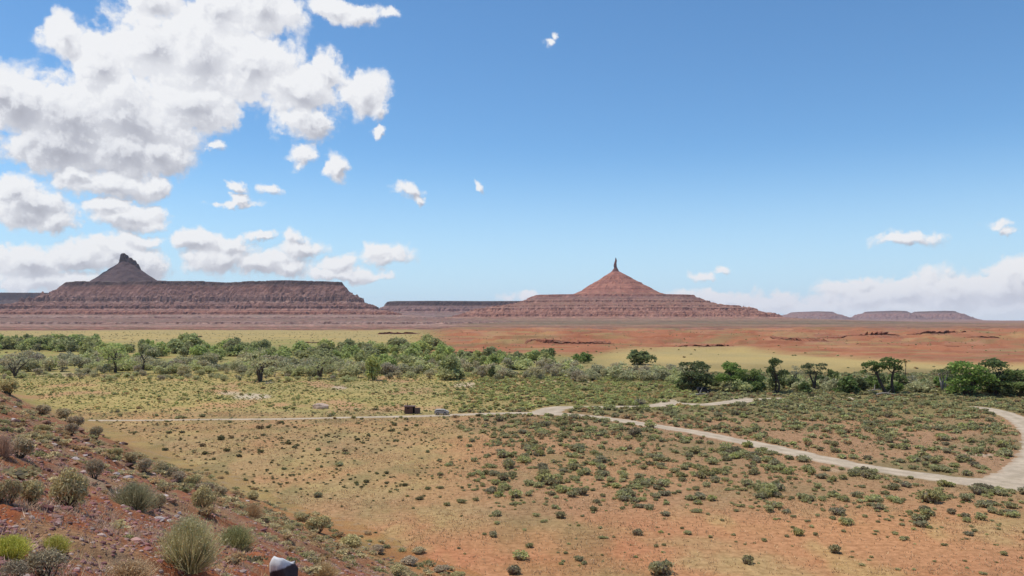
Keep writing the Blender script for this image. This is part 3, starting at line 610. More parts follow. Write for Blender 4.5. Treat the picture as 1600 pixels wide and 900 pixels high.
far = y > 120; lf = (1 - ss(600, 780, px))[:, None] * ss(645, 665, py)[:, None]
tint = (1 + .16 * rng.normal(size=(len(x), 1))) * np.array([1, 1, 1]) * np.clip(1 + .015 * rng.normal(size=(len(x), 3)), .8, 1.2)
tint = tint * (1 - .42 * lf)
green = ((py < 640) & (px < 1100))[:, None]; tint = np.where(green, tint * np.array([1.10, 1.16, .95]), tint)
small = far & (size < .45)
w = rng.integers(0, 8, len(x)); ws_ = rng.integers(0, 6, len(x))
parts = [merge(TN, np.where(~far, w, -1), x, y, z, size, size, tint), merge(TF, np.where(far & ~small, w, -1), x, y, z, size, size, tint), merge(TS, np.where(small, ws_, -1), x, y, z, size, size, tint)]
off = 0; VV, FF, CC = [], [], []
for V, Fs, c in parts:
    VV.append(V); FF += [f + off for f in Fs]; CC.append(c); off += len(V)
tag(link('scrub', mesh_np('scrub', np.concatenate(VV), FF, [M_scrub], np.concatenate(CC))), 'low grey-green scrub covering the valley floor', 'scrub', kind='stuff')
# farther scrub seen as dots on the golden and red flats
x, y = scatter(9000, 330, 1500, .72); px, py = pxpy(x, y); k = rng.random(len(x)) < (.25 + .5 * ss(0, .4, fbm(x / 80, y / 80, 3))) * np.where((py < 575) & (py > 540) & (px > 980), .25, 1); x, y = x[k], y[k]
sz_ = rng.uniform(.5, 1.3, len(x)); tint = (1 + .15 * rng.normal(size=(len(x), 1))) * np.array([[.95, .95, .9]])
V, Fs, c = merge(TS, rng.integers(0, 6, len(x)), x, y, plain_h(x, y) - .05, sz_, sz_ * .8, tint)
tag(link('distant_scrub', mesh_np('distant_scrub', V, Fs, [M_scrub], c)), 'sparse dark scrub dots on the far golden and red flats', 'scrub', kind='stuff')

# dry grass tufts of the flat (uncountable)
x, y = scatter(90000, 69, 190, .70); k = (rng.random(len(x)) < .25 + .75 * ss(-.2, .4, fbm(x / 14, y / 14, 3, s=77.))) & (hill_plane(x, y) < -1); x, y = x[k], y[k]; k = track_dist(x, y) > .2; x, y = x[k], y[k]
n = len(x); nb = 3; bx = np.repeat(x, nb) + rng.normal(0, .14, n * nb); by = np.repeat(y, nb) + rng.normal(0, .14, n * nb); bz = plain_h(bx, by) - .02
L = rng.uniform(.10, .30, n * nb); dr = rng.normal(0, .45, (n * nb, 2)); wv = rng.normal(size=(n * nb, 2)); wv /= np.linalg.norm(wv, axis=1)[:, None]; wv *= .06
V = np.stack([np.stack([bx - wv[:, 0], by - wv[:, 1], bz], 1), np.stack([bx + wv[:, 0], by + wv[:, 1], bz], 1), np.stack([bx + dr[:, 0] * L, by + dr[:, 1] * L, bz + L], 1)], 1).reshape(-1, 3)
tag(link('dry_grass', mesh_np('dry_grass', V, [np.arange(len(V)).reshape(-1, 3)], [M_scrub], varcol(n * nb, [(.36, .28, .14), (.29, .22, .11), (.42, .32, .18)], 3))), 'thin dry grass on the orange flat', 'grass', kind='stuff')

# ------------------------------------------------------------------ trees and big bushes
def tube(pts, rads, seg=7):
    V = []; n = len(pts); pts = np.array(pts, float)
    for i in range(n):
        d = pts[min(i + 1, n - 1)] - pts[max(i - 1, 0)]; d /= np.linalg.norm(d) + 1e-9
        a_ = np.cross(d, (0.3, .9, .1)); a_ /= np.linalg.norm(a_); b_ = np.cross(d, a_)
        for k in range(seg):
            t_ = k / seg * 6.2832; V.append(pts[i] + rads[i] * (math.cos(t_) * a_ + math.sin(t_) * b_))
    idx = np.arange(n * seg).reshape(n, seg); nx = np.roll(idx, -1, 1)
    return np.array(V), np.stack([idx[:-1], nx[:-1], nx[1:], idx[1:]], -1).reshape(-1, 4)
def wood(branches, mat, name='trunk'):
    Vs, Qs, off = [], [], 0
    for pts, rads in branches:
        V, Q = tube(pts, rads); Vs.append(V); Qs.append(Q + off); off += len(V)
    return mesh_np(name, np.concatenate(Vs), [np.concatenate(Qs)], [mat], smooth=True)
def bend(p0, p1, n=6, j=.12):
    p0, p1 = np.array(p0, float), np.array(p1, float); L = np.linalg.norm(p1 - p0); o = rng.normal(size=3) * L * j
    return [p0 + (p1 - p0) * t_ + o * math.sin(t_ * math.pi) for t_ in np.linspace(0, 1, n)]
def limb(p0, p1, r0, r1, j=.1, n=6): return (bend(p0, p1, n, j), list(np.linspace(r0, r1, n)))
cotton = [(0.0975, 0.143, 0.052), (0.117, 0.1755, 0.065), (0.065, 0.1105, 0.039), (0.156, 0.2015, 0.078)]
darkc = [(0.065, 0.104, 0.0455), (0.0884, 0.1365, 0.0546), (0.052, 0.0845, 0.0364), (0.1235, 0.1495, 0.0715)]
willow = [(.20, .25, .12), (.25, .30, .15), (.15, .19, .085), (.30, .33, .18)]
tamar = [(.25, .275, .18), (.30, .315, .22), (.20, .225, .14), (.34, .34, .25)]
greyd = [(.27, .25, .21), (.21, .195, .165), (.33, .31, .26)]
def tree_mesh(h, w, cols, nleaf=1700, leaf=.38, trunk_h=.35, lean=0., clumps=12, fork=2, bk=None, low=.3, tr=.05):
    """-> (trunk mesh, crown mesh)"""
    bk = bk or M_bark; br = []; fk = []
    for f in range(fork):
        lx = lean + (f - (fork - 1) / 2) * .35 * w / 2 + rng.normal(0, .04 * w); top = (lx + rng.normal(0, .1 * w), rng.normal(0, .15 * w), h * rng.uniform(.62, .78)); mid = (lx * .6, rng.normal(0, .08 * w), h * trunk_h)
        br.append((bend((f * .25 - .12, 0, -.4), mid, 5, .06) + bend(mid, top, 6, .08)[1:], list(np.linspace(tr * h * .75, tr * h * .14, 10)))); fk.append((np.array(mid), np.array(top)))
    bl = []
    for k in range(clumps):
        a_ = rng.random() * 6.283; zf = rng.uniform(low, .88); env = math.sin(min(1, (zf - low + .12) / (1 - low + .12)) * math.pi) ** .55
        rad = w / 2 * env * rng.uniform(.35, .85); cx, cy = lean * zf + math.cos(a_) * rad, math.sin(a_) * rad
        cr = w * rng.uniform(.13, .24); bl.append((cx, cy, h * zf, cr, cr, cr * rng.uniform(.55, .85)))
        m_, t_ = fk[k % fork]; st = m_ + (t_ - m_) * rng.uniform(0, .8); br.append(limb(st, (cx, cy, h * zf), tr * h * .22, tr * h * .04, .12))
    P_, d = blob_points(nleaf, bl, .55); V, Q = leaf_quads(P_, leaf * rng.uniform(.6, 1.4, nleaf), d, .5)
    return wood(br, bk), mesh_np('crown', V, [Q], [M_leaf], varcol(nleaf, cols, jit=.22))
def bush_mesh(h, w, cols, n=900, leaf=.34, lobes=9, up=True, stems=True):
    bl = []
    for _ in range(lobes):
        a_ = rng.random() * 6.283; d = w / 2 * rng.uniform(.0, .62); cr = w * rng.uniform(.13, .24); hz = h * rng.uniform(.25, .8) * (1 - .3 * d / (w / 2))
        bl.append((math.cos(a_) * d, math.sin(a_) * d, hz * .7, cr, cr, max(.2 * h, hz * .55)))
    P_, d = blob_points(n, bl, .6); P_[:, 2] = np.abs(P_[:, 2]); V, Q = leaf_quads(P_, leaf * rng.uniform(.6, 1.4, n), d + np.array([0, 0, .4]), .5, 1.9)
    st = []
    for _ in range(7):
        b = bl[rng.integers(0, len(bl))]; st.append(limb((rng.normal(0, .08 * w), rng.normal(0, .08 * w), -.2), (b[0], b[1], b[2]), .02 * h, .006 * h, .08))
    return wood(st, M_bark, 'stem'), mesh_np('foliage', V, [Q], [M_leaf], varcol(n, cols, jit=.22))
def put_tree(name, kinds, xyz, label, cat, group=None, rz=0., sc=(1, 1, 1), parts=('trunk', 'crown')):
    e = bpy.data.objects.new(name, None); C.objects.link(e); e.location = xyz; e.rotation_euler.z = rz; e.scale = sc if hasattr(sc, '__len__') else (sc,) * 3; tag(e, label, cat, group)
    for nm, me in zip(parts, kinds): link(nm, me, e)
    return e
BP = ('stem', 'foliage')
def on_plain(px, py): x, y = plain_px(px, py); return (x, y, float(plain_h(np.array(x), np.array(y))))
def mpp(py): return EYE / (py - HOR)          # metres per picture unit at that spot

K_cot = [tree_mesh(10, 8, cotton, 2600, .4, low=.12, clumps=18), tree_mesh(10, 8, darkc, 2600, .4, low=.12, clumps=20), tree_mesh(10, 9, cotton, 2700, .4, low=.14, clumps=20, fork=3)]
K_sparse = [tree_mesh(10, 9, willow, 900, .34, .4, clumps=9, tr=.045), tree_mesh(10, 8, tamar, 800, .32, .35, clumps=10, fork=3, tr=.045)]
K_bushD = [bush_mesh(4, 6, darkc, 1100, .36), bush_mesh(4, 5, cotton, 1100, .34), bush_mesh(4, 6, darkc, 1100, .36)]
K_will = [bush_mesh(4, 5, willow, 900, .34), bush_mesh(4, 6, willow, 950, .34), bush_mesh(4, 4.5, greenc, 850, .32)]
K_tam = [bush_mesh(4, 6, tamar, 750, .30), bush_mesh(4, 5, tamar, 700, .30), bush_mesh(4, 5, greyd, 520, .26), bush_mesh(4, 6, sage, 800, .3)]

# left thicket along the wash: back row greener, front row greyer
def belt(n, px0, px1, pyf, jit, hpx, kinds, name, label, cat, group):
    for i in range(n):
        px = px0 + (px1 - px0) * (i + random.uniform(-.6, 1.6)) / n; py = pyf(px) + random.uniform(-jit, jit); p = on_plain(px, py); m = mpp(py)
        h = m * hpx * random.uniform(.6, 1.35); s = h / 4; sw = s * random.uniform(.95, 1.5)
        sz = 'tall' if h > m * hpx * 1.1 else ('low' if h < m * hpx * .85 else 'medium')
        put_tree(name, random.choice(kinds), p, f'{sz} {label} {where(px)}', cat, group, random.random() * 6.28, (sw, sw, s), BP)
belt(60, -60, 160, lambda p: 546 + .01 * p, 3.5, 19, K_will, 'willow_bush', 'bright green willow in the thicket', 'bush', 'bright green willows at the far left')
belt(26, -60, 130, lambda p: 531, 1.5, 8, K_will, 'willow_bush', 'green willow in the far strip behind the thicket', 'bush', 'bright green willows in the far strip')
belt(120, 130, 700, lambda p: 556 + 5 * math.sin(p / 60), 9, 19, K_will, 'willow_bush', 'green willow in the thicket', 'bush', 'green willows of the middle thicket')
belt(46, 560, 860, lambda p: 577 - .01 * p, 8, 19, K_will, 'willow_bush', 'green willow in the near thicket', 'bush', 'green willows near the middle')
belt(130, -40, 560, lambda p: 574 + .012 * p, 9, 18, K_tam, 'tamarisk_bush', 'grey-green tamarisk in the thicket front', 'bush', 'grey tamarisks along the front of the thicket')
belt(64, 540, 900, lambda p: 584, 10, 18, K_tam, 'tamarisk_bush', 'grey-green tamarisk at the thicket edge', 'bush', 'grey tamarisks near the middle')
belt(70, -20, 560, lambda p: 588 + .008 * p, 5, 9, K_tam, 'low_bush', 'pale grey-green bush before the thicket', 'bush', 'low pale bushes in front of the thicket')
belt(40, 900, 1090, lambda p: 589, 9, 18, K_tam, 'tamarisk_bush', 'grey-green tamarisk left of the dark trees', 'bush', 'grey tamarisks left of the dark tree row')
belt(90, 1050, 1640, lambda p: 606 + .008 * (p - 1060), 7, 19, K_tam[:2] + K_bushD, 'riverside_bush', 'dark green bush among the right trees', 'bush', 'low bushes under the right tree row')

def special(px, py, wpx, hpx, kinds, name, label, cat='bush', parts=BP, h0=4., w0=5., group=None, rz=None):
    m = mpp(py); return put_tree(name, kinds, on_plain(px, py), label, cat, group, random.random() * 6.28 if rz is None else rz, (wpx * m / w0, wpx * m / w0, hpx * m / h0), parts)
special(855, 566, 46, 25, K_bushD[1], 'willow_bush', 'round green bush on the red flat, leftmost of three lone bushes')
special(910, 567, 34, 19, K_bushD[1], 'willow_bush', 'small dark green bush on the red flat between two larger lone bushes')
special(998, 570, 54, 26, K_bushD[1], 'willow_bush', 'broad bright green bush on the golden grass, rightmost of three lone bushes')
special(684, 546, 20, 20, K_bushD[0], 'juniper_bush', 'dark bush at the back right corner of the thicket')
special(583, 594, 40, 46, K_will[2], 'willow_bush', 'tall dark green willow bush at the front of the thicket below centre left')
special(700, 592, 55, 42, K_will[1], 'willow_bush', 'tall bright green willow bush at the right end of the thicket')
special(970, 592, 52, 30, K_tam[0], 'tamarisk_bush', 'large grey-green bush left of the sandy clearing')
special(768, 590, 14, 22, K_bushD[0], 'juniper_bush', 'narrow dark bush standing alone at the thicket edge')
T2 = ('trunk', 'crown')
def tree(px, py, wpx, hpx, kind, name, label, rz=None, h0=10., w0=8.): return special(px, py, wpx, hpx, kind, name, label, 'tree', T2, h0, w0, None, rz)
tree(180, 582, 52, 50, K_sparse[0], 'cottonwood_tree', 'sparse tree with a dark leaning trunk in the left thicket')
tree(222, 584, 44, 44, tree_mesh(10, 8, tamar, 500, .32, .45, clumps=7, fork=1, tr=.055), 'cottonwood_tree', 'sparse tree with a dark bent trunk right of the leaning one')
tree(408, 596, 64, 50, K_sparse[1], 'cottonwood_tree', 'wide grey bare-limbed tree at the front of the thicket')
tree(500, 592, 52, 44, K_sparse[0], 'cottonwood_tree', 'dark-limbed green tree at the front of the thicket right of the grey one')
tree(25, 590, 44, 40, tree_mesh(10, 8, greyd, 420, .3, .3, clumps=8, fork=3), 'dead_tree', 'greyish half-dead tree at the left edge in front of the thicket')
# right tree row
tree(1083, 610, 62, 48, K_cot[1], 'cottonwood_tree', 'broad round dark green tree at the left end of the right tree row')
tree(1142, 612, 44, 46, K_cot[0], 'cottonwood_tree', 'dark green tree second in the right tree row')
tree(1172, 610, 36, 36, K_cot[2], 'cottonwood_tree', 'lower dark green tree third in the right tree row')
tree(1212, 614, 44, 62, tree_mesh(10, 7, darkc, 1700, .36, .2, clumps=14, fork=2, low=.15), 'cottonwood_tree', 'tall uneven dark green tree left of the low olive treetops')
tree(1243, 606, 26, 36, K_sparse[1], 'cottonwood_tree', 'small brownish tree right of the tall uneven one')
tree(1272, 608, 40, 42, tree_mesh(10, 8, darkc, 1100, .34, .5, clumps=10, fork=2, low=.55), 'cottonwood_tree', 'olive flat-topped tree with visible pale trunks')
tree(1302, 608, 28, 36, tree_mesh(10, 7, darkc, 800, .34, .5, clumps=8, fork=2, low=.55), 'cottonwood_tree', 'small flat-topped tree left of the dark round bush')
special(1326, 615, 46, 30, K_bushD[2], 'willow_bush', 'rounded very dark green bush between the flat-topped trees and the leaning twin-trunk tree')
# twin trunk leaning tree
def leaning():
    h = 10; br = [(bend((1.2, 0, -.3), (-.9, .2, 5.2), 7, .03) + bend((-.9, .2, 5.2), (-1.4, 0, 7.4), 4, .05)[1:], list(np.linspace(.42, .13, 10))), (bend((2.6, .4, -.3), (2.3, 0, 5.5), 6, .03) + bend((2.3, 0, 5.5), (2.6, 0, 8.), 4, .05)[1:], list(np.linspace(.36, .12, 9)))]
    bl = [(-3.3, 0, 7.2, .9, .9, 1.0), (-3.4, .2, 5.6, .8, .8, .6), (-1.6, 0, 7.4, 1.3, 1.2, 1.0), (-.2, .3, 6.6, 1.5, 1.3, 1.1), (1.0, 0, 8.4, 1.3, 1.2, 1.0), (.6, -.4, 7.2, 1.6, 1.3, 1.1), (2.3, 0, 7.0, 1.0, 1., 1.0), (3.2, 0, 8.1, .9, .9, .8), (3.5, .2, 6.2, .8, .8, 1.2), (-1.5, .3, 6.0, 1.0, .9, .6)]
    for b in bl: s = (-1., .1, 5.0) if b[0] < .5 else (2.3, .1, 5.4); br.append(limb(s, b[:3], .13, .03, .1))
    P_, d = blob_points(1500, bl, .5); V, Q = leaf_quads(P_, .34 * rng.uniform(.6, 1.4, 1500), d, .5)
    return wood(br, M_bark), mesh_np('crown', V, [Q], [M_leaf], varcol(1500, darkc, jit=.22))
tree(1378, 616, 62, 62, leaning(), 'cottonwood_tree', 'tree with two dark leaning trunks and an open crown over pale sand', 0.)
tree(1415, 590, 15, 32, tree_mesh(10, 4, drybr, 500, .3, .45, clumps=6, fork=1, low=.45), 'young_tree', 'thin small reddish-topped tree right of the twin-trunk tree')
tree(1474, 612, 38, 44, tree_mesh(10, 8, darkc, 900, .34, .45, clumps=10, fork=3, low=.6, bk=M_bark2), 'cottonwood_tree', 'tree with pale grey trunks at the left of the large right clump')
tree(1512, 618, 66, 56, K_cot[2], 'cottonwood_tree', 'big dark green tree filling the left of the large right clump')
tree(1556, 618, 70, 60, K_cot[1], 'cottonwood_tree', 'biggest dark green tree of the large right clump')
tree(1594, 620, 52, 42, K_cot[0], 'cottonwood_tree', 'dark green tree at the right edge of the photo')
tree(1640, 622, 60, 48, K_cot[2], 'cottonwood_tree', 'dark green tree just past the right edge')
# dead pale wood
def log(px, py, L, rot, label, thick=.22):
    me = wood([(bend((-L / 2, 0, .15), (L / 2, 0, .5), 6, .05), list(np.linspace(thick, thick * .4, 6))), limb((0, 0, .3), (L * .25, L * .15, L * .35), thick * .5, thick * .15)], M_bark2, 'fallen_log')
    tag(link('fallen_log', me, loc=on_plain(px, py), rz=rot), label, 'log')
log(1366, 612, 6, .5, 'pale fallen trunk under the leaning twin-trunk tree', .3); log(1384, 618, 5, -.7, 'pale broken log in front of the leaning twin-trunk tree', .28)
log(132, 588, 5, 1.0, 'pale dead branch in front of the left thicket'); log(1092, 618, 6, .2, 'pale log on the ground below the dark parked car', .3); log(420, 600, 4, -.5, 'pale dead branch at the foot of the grey bare-limbed tree')

# ------------------------------------------------------------------ rocks
M_rock = None
def rock_mat(name, a_, b_):
    m, N, t = newmat(name); p = N.n('ShaderNodeTexCoord').outputs['Object']; rnd = N.n('ShaderNodeObjectInfo').outputs['Random']
    n = N.noise(p, 5, 6, .65); c = N.mix(N.rng(n, .3, .7), a_, b_)
    c = N.mix(1, c, N.ramp(rnd, [(0, (.75, .72, .72)), (1, (1.2, 1.15, 1.1))]), 'MULTIPLY'); finish(N, t, c, .9, n, .6, .04, spec=.2); return m
M_rock = rock_mat('rust_rock', (.21, .105, .065), (.37, .22, .145)); M_rockp = rock_mat('pale_rock', (.42, .33, .29), (.62, .54, .50)); M_rockd = rock_mat('dark_rock', (.09, .05, .042), (.2, .115, .09))
def rock_verts(base, cuts=9, sq=(1, 1, .7)):
    V = base[0].copy()
    for _ in range(cuts):
        n = unit(1)[0]; c = rng.uniform(.55, .85); d = V @ n - c; V -= np.maximum(d, 0)[:, None] * n
    V *= 1 + (.05 if len(V) < 300 else .012) * rng.normal(size=(len(V), 1)); return V * np.array(sq)
RK = [rock_verts(ICO2, 12, (1, rng.uniform(.6, 1), rng.uniform(.4, .8))) for _ in range(8)]
rock_me = {m.name: [mesh_np('rock', V, [ICO2[1]], [m]) for V in RK] for m in (M_rock, M_rockp, M_rockd)}

# the boulder at the bottom edge, sunlit top and shaded sides put into its colour
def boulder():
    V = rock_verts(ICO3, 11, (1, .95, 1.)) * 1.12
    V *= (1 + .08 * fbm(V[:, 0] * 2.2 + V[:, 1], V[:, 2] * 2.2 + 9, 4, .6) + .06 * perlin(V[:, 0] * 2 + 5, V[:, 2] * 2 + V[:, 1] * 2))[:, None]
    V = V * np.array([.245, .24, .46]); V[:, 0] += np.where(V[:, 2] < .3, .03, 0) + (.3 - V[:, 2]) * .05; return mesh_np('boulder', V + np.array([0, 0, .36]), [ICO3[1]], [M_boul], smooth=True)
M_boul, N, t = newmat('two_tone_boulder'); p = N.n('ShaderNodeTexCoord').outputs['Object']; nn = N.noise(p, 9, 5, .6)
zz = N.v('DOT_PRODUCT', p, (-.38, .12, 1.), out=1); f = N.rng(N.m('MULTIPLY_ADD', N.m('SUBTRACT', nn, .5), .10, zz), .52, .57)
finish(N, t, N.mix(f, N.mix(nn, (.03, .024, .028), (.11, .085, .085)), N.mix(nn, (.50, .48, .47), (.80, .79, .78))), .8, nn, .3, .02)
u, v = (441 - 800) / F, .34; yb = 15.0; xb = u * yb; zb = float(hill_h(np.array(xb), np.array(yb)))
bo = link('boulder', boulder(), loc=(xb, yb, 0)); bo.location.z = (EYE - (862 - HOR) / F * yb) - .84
tag(bo, 'upright rounded boulder with painted sunlit white top and shaded dark sides at the bottom edge', 'boulder')

# rocks one can tell apart on the hill
def rock_at(px, py, wpx, mat, label, group=None, sq=1.):
    x, y, z = hill_on(px, py); m = y / F; w_ = wpx * m / 2
    o = link('rock', random.choice(rock_me[mat.name]), loc=(x, y, z + w_ * .12), rz=random.random() * 6.28, sc=(w_, w_, w_ * sq)); tag(o, label, 'rock', group); return o
rock_at(248, 812, 20, M_rockp, 'whitish rock with a dark hollow, left of the pink rubble'); rock_at(264, 815, 14, M_rockp, 'small whitish rock touching the hollow one')
rock_at(247, 799, 10, M_rockp, 'pale greenish rock behind the whitish ones')
for i, (a_, b_) in enumerate([(272, 800), (280, 803), (286, 806), (276, 808), (291, 810), (283, 812)]): rock_at(a_, b_, 11, M_rockp if i % 2 else M_rock, 'pink rubble stone in the small pile right of the whitish rocks', 'pink rubble pile stones')
for i in range(130):
    px = random.uniform(0, 280); py = 608 + .405 * px + random.uniform(6, 85) + (0 if i % 2 else 15); w_ = random.uniform(7, 20); mt = random.choice([M_rock, M_rock, M_rockd, M_rockd, M_rockp])
    cn = {'rust_rock': 'rust-brown', 'dark_rock': 'dark brown', 'pale_rock': 'pale'}[mt.name]; sn = 'big' if w_ > 13 else 'small'; dn = 'near the crest' if py - .405 * px < 645 else 'lower down the slope'
    rock_at(px, py, w_, mt, f'{sn} {cn} rock {dn} {where(px)}', 'rocks of the rocky band', .7)
for i in range(60):
    px = random.uniform(340, 640); py = 608 + .405 * px + random.uniform(6, 50)
    if py >= 900: continue
    mt = random.choice([M_rock, M_rock, M_rockp, M_rockd]); rock_at(px, py, random.uniform(4, 10), mt, f"small {mt.name.split('_')[0]} rock on the lower hillside edge {where(px)}", 'rocks on the lower edge of the hillside', .7)
# rubble (uncountable)
n = 15000; px = rng.uniform(-80, 820, n); t_ = rng.random(n) ** 1.3; yy = 7.0 * (60 / 7.0) ** t_; u = (px - 800) / F; xx = u * yy; zz_ = hill_h(xx, yy); ok = hill_plane(xx, yy) > -.2; xx, yy, zz_ = xx[ok], yy[ok], zz_[ok]; n = len(xx)
sz = np.exp(rng.normal(-3.75, .5, n)) * (1 + yy / 28); sz = np.minimum(sz, .16); RV = [rock_verts(ICO1, 6, (1, .8, .6)) for _ in range(6)]; Vs, Ts, Cs, off = [], [], [], 0
pal = np.array([(.36, .165, .09), (.41, .25, .15), (.26, .115, .065), (.50, .39, .27), (.36, .19, .11), (.19, .10, .06)])
for k in range(6):
    sel = np.arange(k, n, 6); a_ = rng.random(len(sel)) * 6.283; V = RV[k]; ca, sa = np.cos(a_)[:, None], np.sin(a_)[:, None]; s = sz[sel][:, None]
    P_ = np.stack([(V[None, :, 0] * ca - V[None, :, 1] * sa) * s + xx[sel][:, None], (V[None, :, 0] * sa + V[None, :, 1] * ca) * s + yy[sel][:, None], V[None, :, 2] * s + zz_[sel][:, None]], -1)
    Vs.append(P_.reshape(-1, 3)); Ts.append((ICO1[1][None] + (np.arange(len(sel)) * len(V))[:, None, None] + off).reshape(-1, 3)); off += len(sel) * len(V)
    Cs.append(np.repeat(pal[rng.integers(0, 6, len(sel))] * (1 + .15 * rng.normal(size=(len(sel), 1))), len(V), 0))
tag(link('rubble', mesh_np('rubble', np.concatenate(Vs), [np.concatenate(Ts)], [M_scrub], np.clip(np.concatenate(Cs), .02, .7))), 'loose rust and pinkish stones strewn over the hillside', 'rubble', kind='stuff')

# ------------------------------------------------------------------ hillside plants
def blades(n, h, spread, width, cols, base=.12, curve=.3, up=.5):
    """fine stems fanning from a small base"""
    a_ = rng.random(n) * 6.283; tilt = np.abs(rng.normal(0, spread, n)).clip(0, 1.45); L = h * rng.uniform(.65, 1.1, n); b0 = rng.normal(0, base, (n, 2))
    d = np.stack([np.cos(a_) * np.sin(tilt), np.sin(a_) * np.sin(tilt), np.cos(tilt)], 1); p0 = np.stack([b0[:, 0], b0[:, 1], np.zeros(n) - .03], 1)
    p1 = p0 + d * (L * .55)[:, None]; p2 = p1 + (d + np.stack([0 * a_, 0 * a_, np.full(n, curve)], 1) + rng.normal(0, .12, (n, 3))) * (L * .45)[:, None]
    s = np.cross(d, unit(n)); s /= np.linalg.norm(s, axis=1)[:, None] + 1e-9; s *= width / 2
    V = np.stack([p0 - s, p0 + s, p1 - s, p1 + s, p2 - s * .3, p2 + s * .3], 1).reshape(-1, 3); i = np.arange(n)[:, None] * 6
    Q = np.concatenate([i + np.array([[0, 1, 3, 2]]), i + np.array([[2, 3, 5, 4]])]); return V, Q, varcol(n, cols, 6, .15), p2
rabbit = [(.42, .43, .23), (.34, .37, .18), (.47, .45, .27), (.29, .32, .15)]
straw = [(.36, .27, .20), (.30, .22, .15), (.41, .32, .25)]; greys = [(.33, .30, .22), (.26, .24, .17), (.39, .35, .26), (.29, .24, .18)]
lime = [(.34, .36, .07), (.27, .31, .07), (.40, .38, .12)]; sgr = [(.23, .24, .15), (.28, .28, .19), (.19, .20, .13)]
def rabbitbrush(r, h, cols, n=2600):
    V, Q, c, tips = blades(n, h, .62, .010, cols, .09 * r, .35); k = rng.integers(0, n, n); V2, Q2 = leaf_quads(tips[k] + rng.normal(0, .025, (n, 3)), np.full(n, .014), aspect=2.6)
    sc_ = r / (h * .75); V[:, :2] *= sc_; V2[:, :2] *= sc_
    f = mesh_np('foliage', np.concatenate([V, V2]), [Q, Q2 + len(V)], [M_blade], np.concatenate([c, varcol(n, cols) * .8]))
    st = wood([limb((rng.normal(0, .04), rng.normal(0, .04), -.05), (rng.normal(0, .3 * r), rng.normal(0, .3 * r), h * .5), .014, .005) for _ in range(12)], M_bark, 'stem'); return st, f
def sagebush(r, h, cols, n=3400, leaf=.028):
    bl = [(0, 0, h * .5, r * .6, r * .6, h * .48)]
    for _ in range(9): a_ = rng.random() * 6.283; d = r * rng.uniform(.3, .62); bl.append((math.cos(a_) * d, math.sin(a_) * d, h * rng.uniform(.3, .68), r * .36, r * .36, h * .3))
    P_, d = blob_points(n, bl, .5); P_[:, 2] = np.abs(P_[:, 2]) + .03; V, Q = leaf_quads(P_, leaf * rng.uniform(.6, 1.5, n), d + np.array([0, 0, .6]), .5, 2.4)
    f = mesh_np('foliage', V, [Q], [M_blade], varcol(n, cols)); st = wood([limb((rng.normal(0, .04), rng.normal(0, .04), -.05), b[:3], .016, .004) for b in bl * 2], M_bark, 'stem'); return st, f
def hill_plant(px, py, wpx, hpx, kind, name, label, r0, h0, cat='shrub', group=None):
    x, y, z = hill_on(px, py); m = y / F; put_tree(name, kind, (x, y, z - .02), label, cat, group, random.random() * 6.28, (wpx * m / 2 / r0,) * 2 + (hpx * m / h0,), BP)
RB = rabbitbrush(.5, .6, rabbit, 3400); SB = sagebush(.5, .55, greys, 4200); SB2 = sagebush(.5, .5, greys[:2] + sage[:1] + drybr[:1], 3600); SG = rabbitbrush(.5, .5, sgr, 2200); LM = rabbitbrush(.5, .4, lime, 2200); GD = sagebush(.5, .45, [(.20, .18, .15), (.28, .25, .21), (.15, .13, .11)], 3000, .02); DR = rabbitbrush(.5, .4, straw, 1500)
hill_plant(296, 888, 88, 66, RB, 'rabbitbrush', 'large pale yellow-green brush with a dark hollow base near the bottom edge', .5, .6)
hill_plant(108, 794, 66, 62, SB, 'sagebrush', 'large round grey sagebrush beside the bare pale dirt patch', .5, .55)
hill_plant(319, 797, 42, 38, SB, 'sagebrush', 'small round grey sagebrush right of the red bare strip', .5, .55)
hill_plant(50, 790, 56, 40, SB2, 'sagebrush', 'ragged pale sagebrush touching the left of the large round one', .5, .5)
hill_plant(12, 788, 46, 40, SB2, 'sagebrush', 'ragged grey sagebrush at the left edge beside the ragged pale one', .5, .5)
hill_plant(208, 796, 62, 34, SG, 'green_shrub', 'soft green shrub right of the bare pale dirt patch', .5, .5)
hill_plant(246, 798, 30, 26, SB2, 'sagebrush', 'small grey shrub joined to the soft green shrub', .5, .5)
hill_plant(368, 858, 56, 30, SG, 'green_shrub', 'low dark green and grey shrub right of the large yellow-green brush', .5, .5)
hill_plant(148, 748, 32, 30, SB2, 'sagebrush', 'small rounded grey shrub below the dark rocks behind the large round sagebrush', .5, .5)
hill_plant(30, 715, 48, 30, SB2, 'sagebrush', 'grey-olive shrub on the upper left slope with a dark base', .5, .5)
hill_plant(4, 712, 30, 26, DR, 'dry_shrub', 'straw-coloured shrub at the left edge of the upper slope', .5, .4)
hill_plant(14, 872, 60, 30, LM, 'yellow_shrub', 'bright yellow-green low shrub at the left edge', .5, .4)
hill_plant(86, 862, 40, 22, LM, 'yellow_shrub', 'dull yellow-green low shrub right of the bright one', .5, .4)
hill_plant(72, 903, 92, 44, GD, 'grey_shrub', 'tangled grey twiggy shrub at the bottom left corner', .5, .45)
hill_plant(18, 908, 60, 34, GD, 'grey_shrub', 'grey twiggy shrub cut by the bottom left corner', .5, .45)
hill_plant(496, 832, 52, 24, SB2, 'sagebrush', 'low grey-green shrub on the lower slope right of the red soil strip', .5, .5)
hill_plant(548, 856, 46, 20, SB, 'sagebrush', 'low grey shrub nearer the bottom right of the hillside', .5, .55)
hill_plant(200, 908, 80, 28, DR, 'dry_shrub', 'straw tuft at the bottom edge left of the large yellow-green brush', .5, .4)
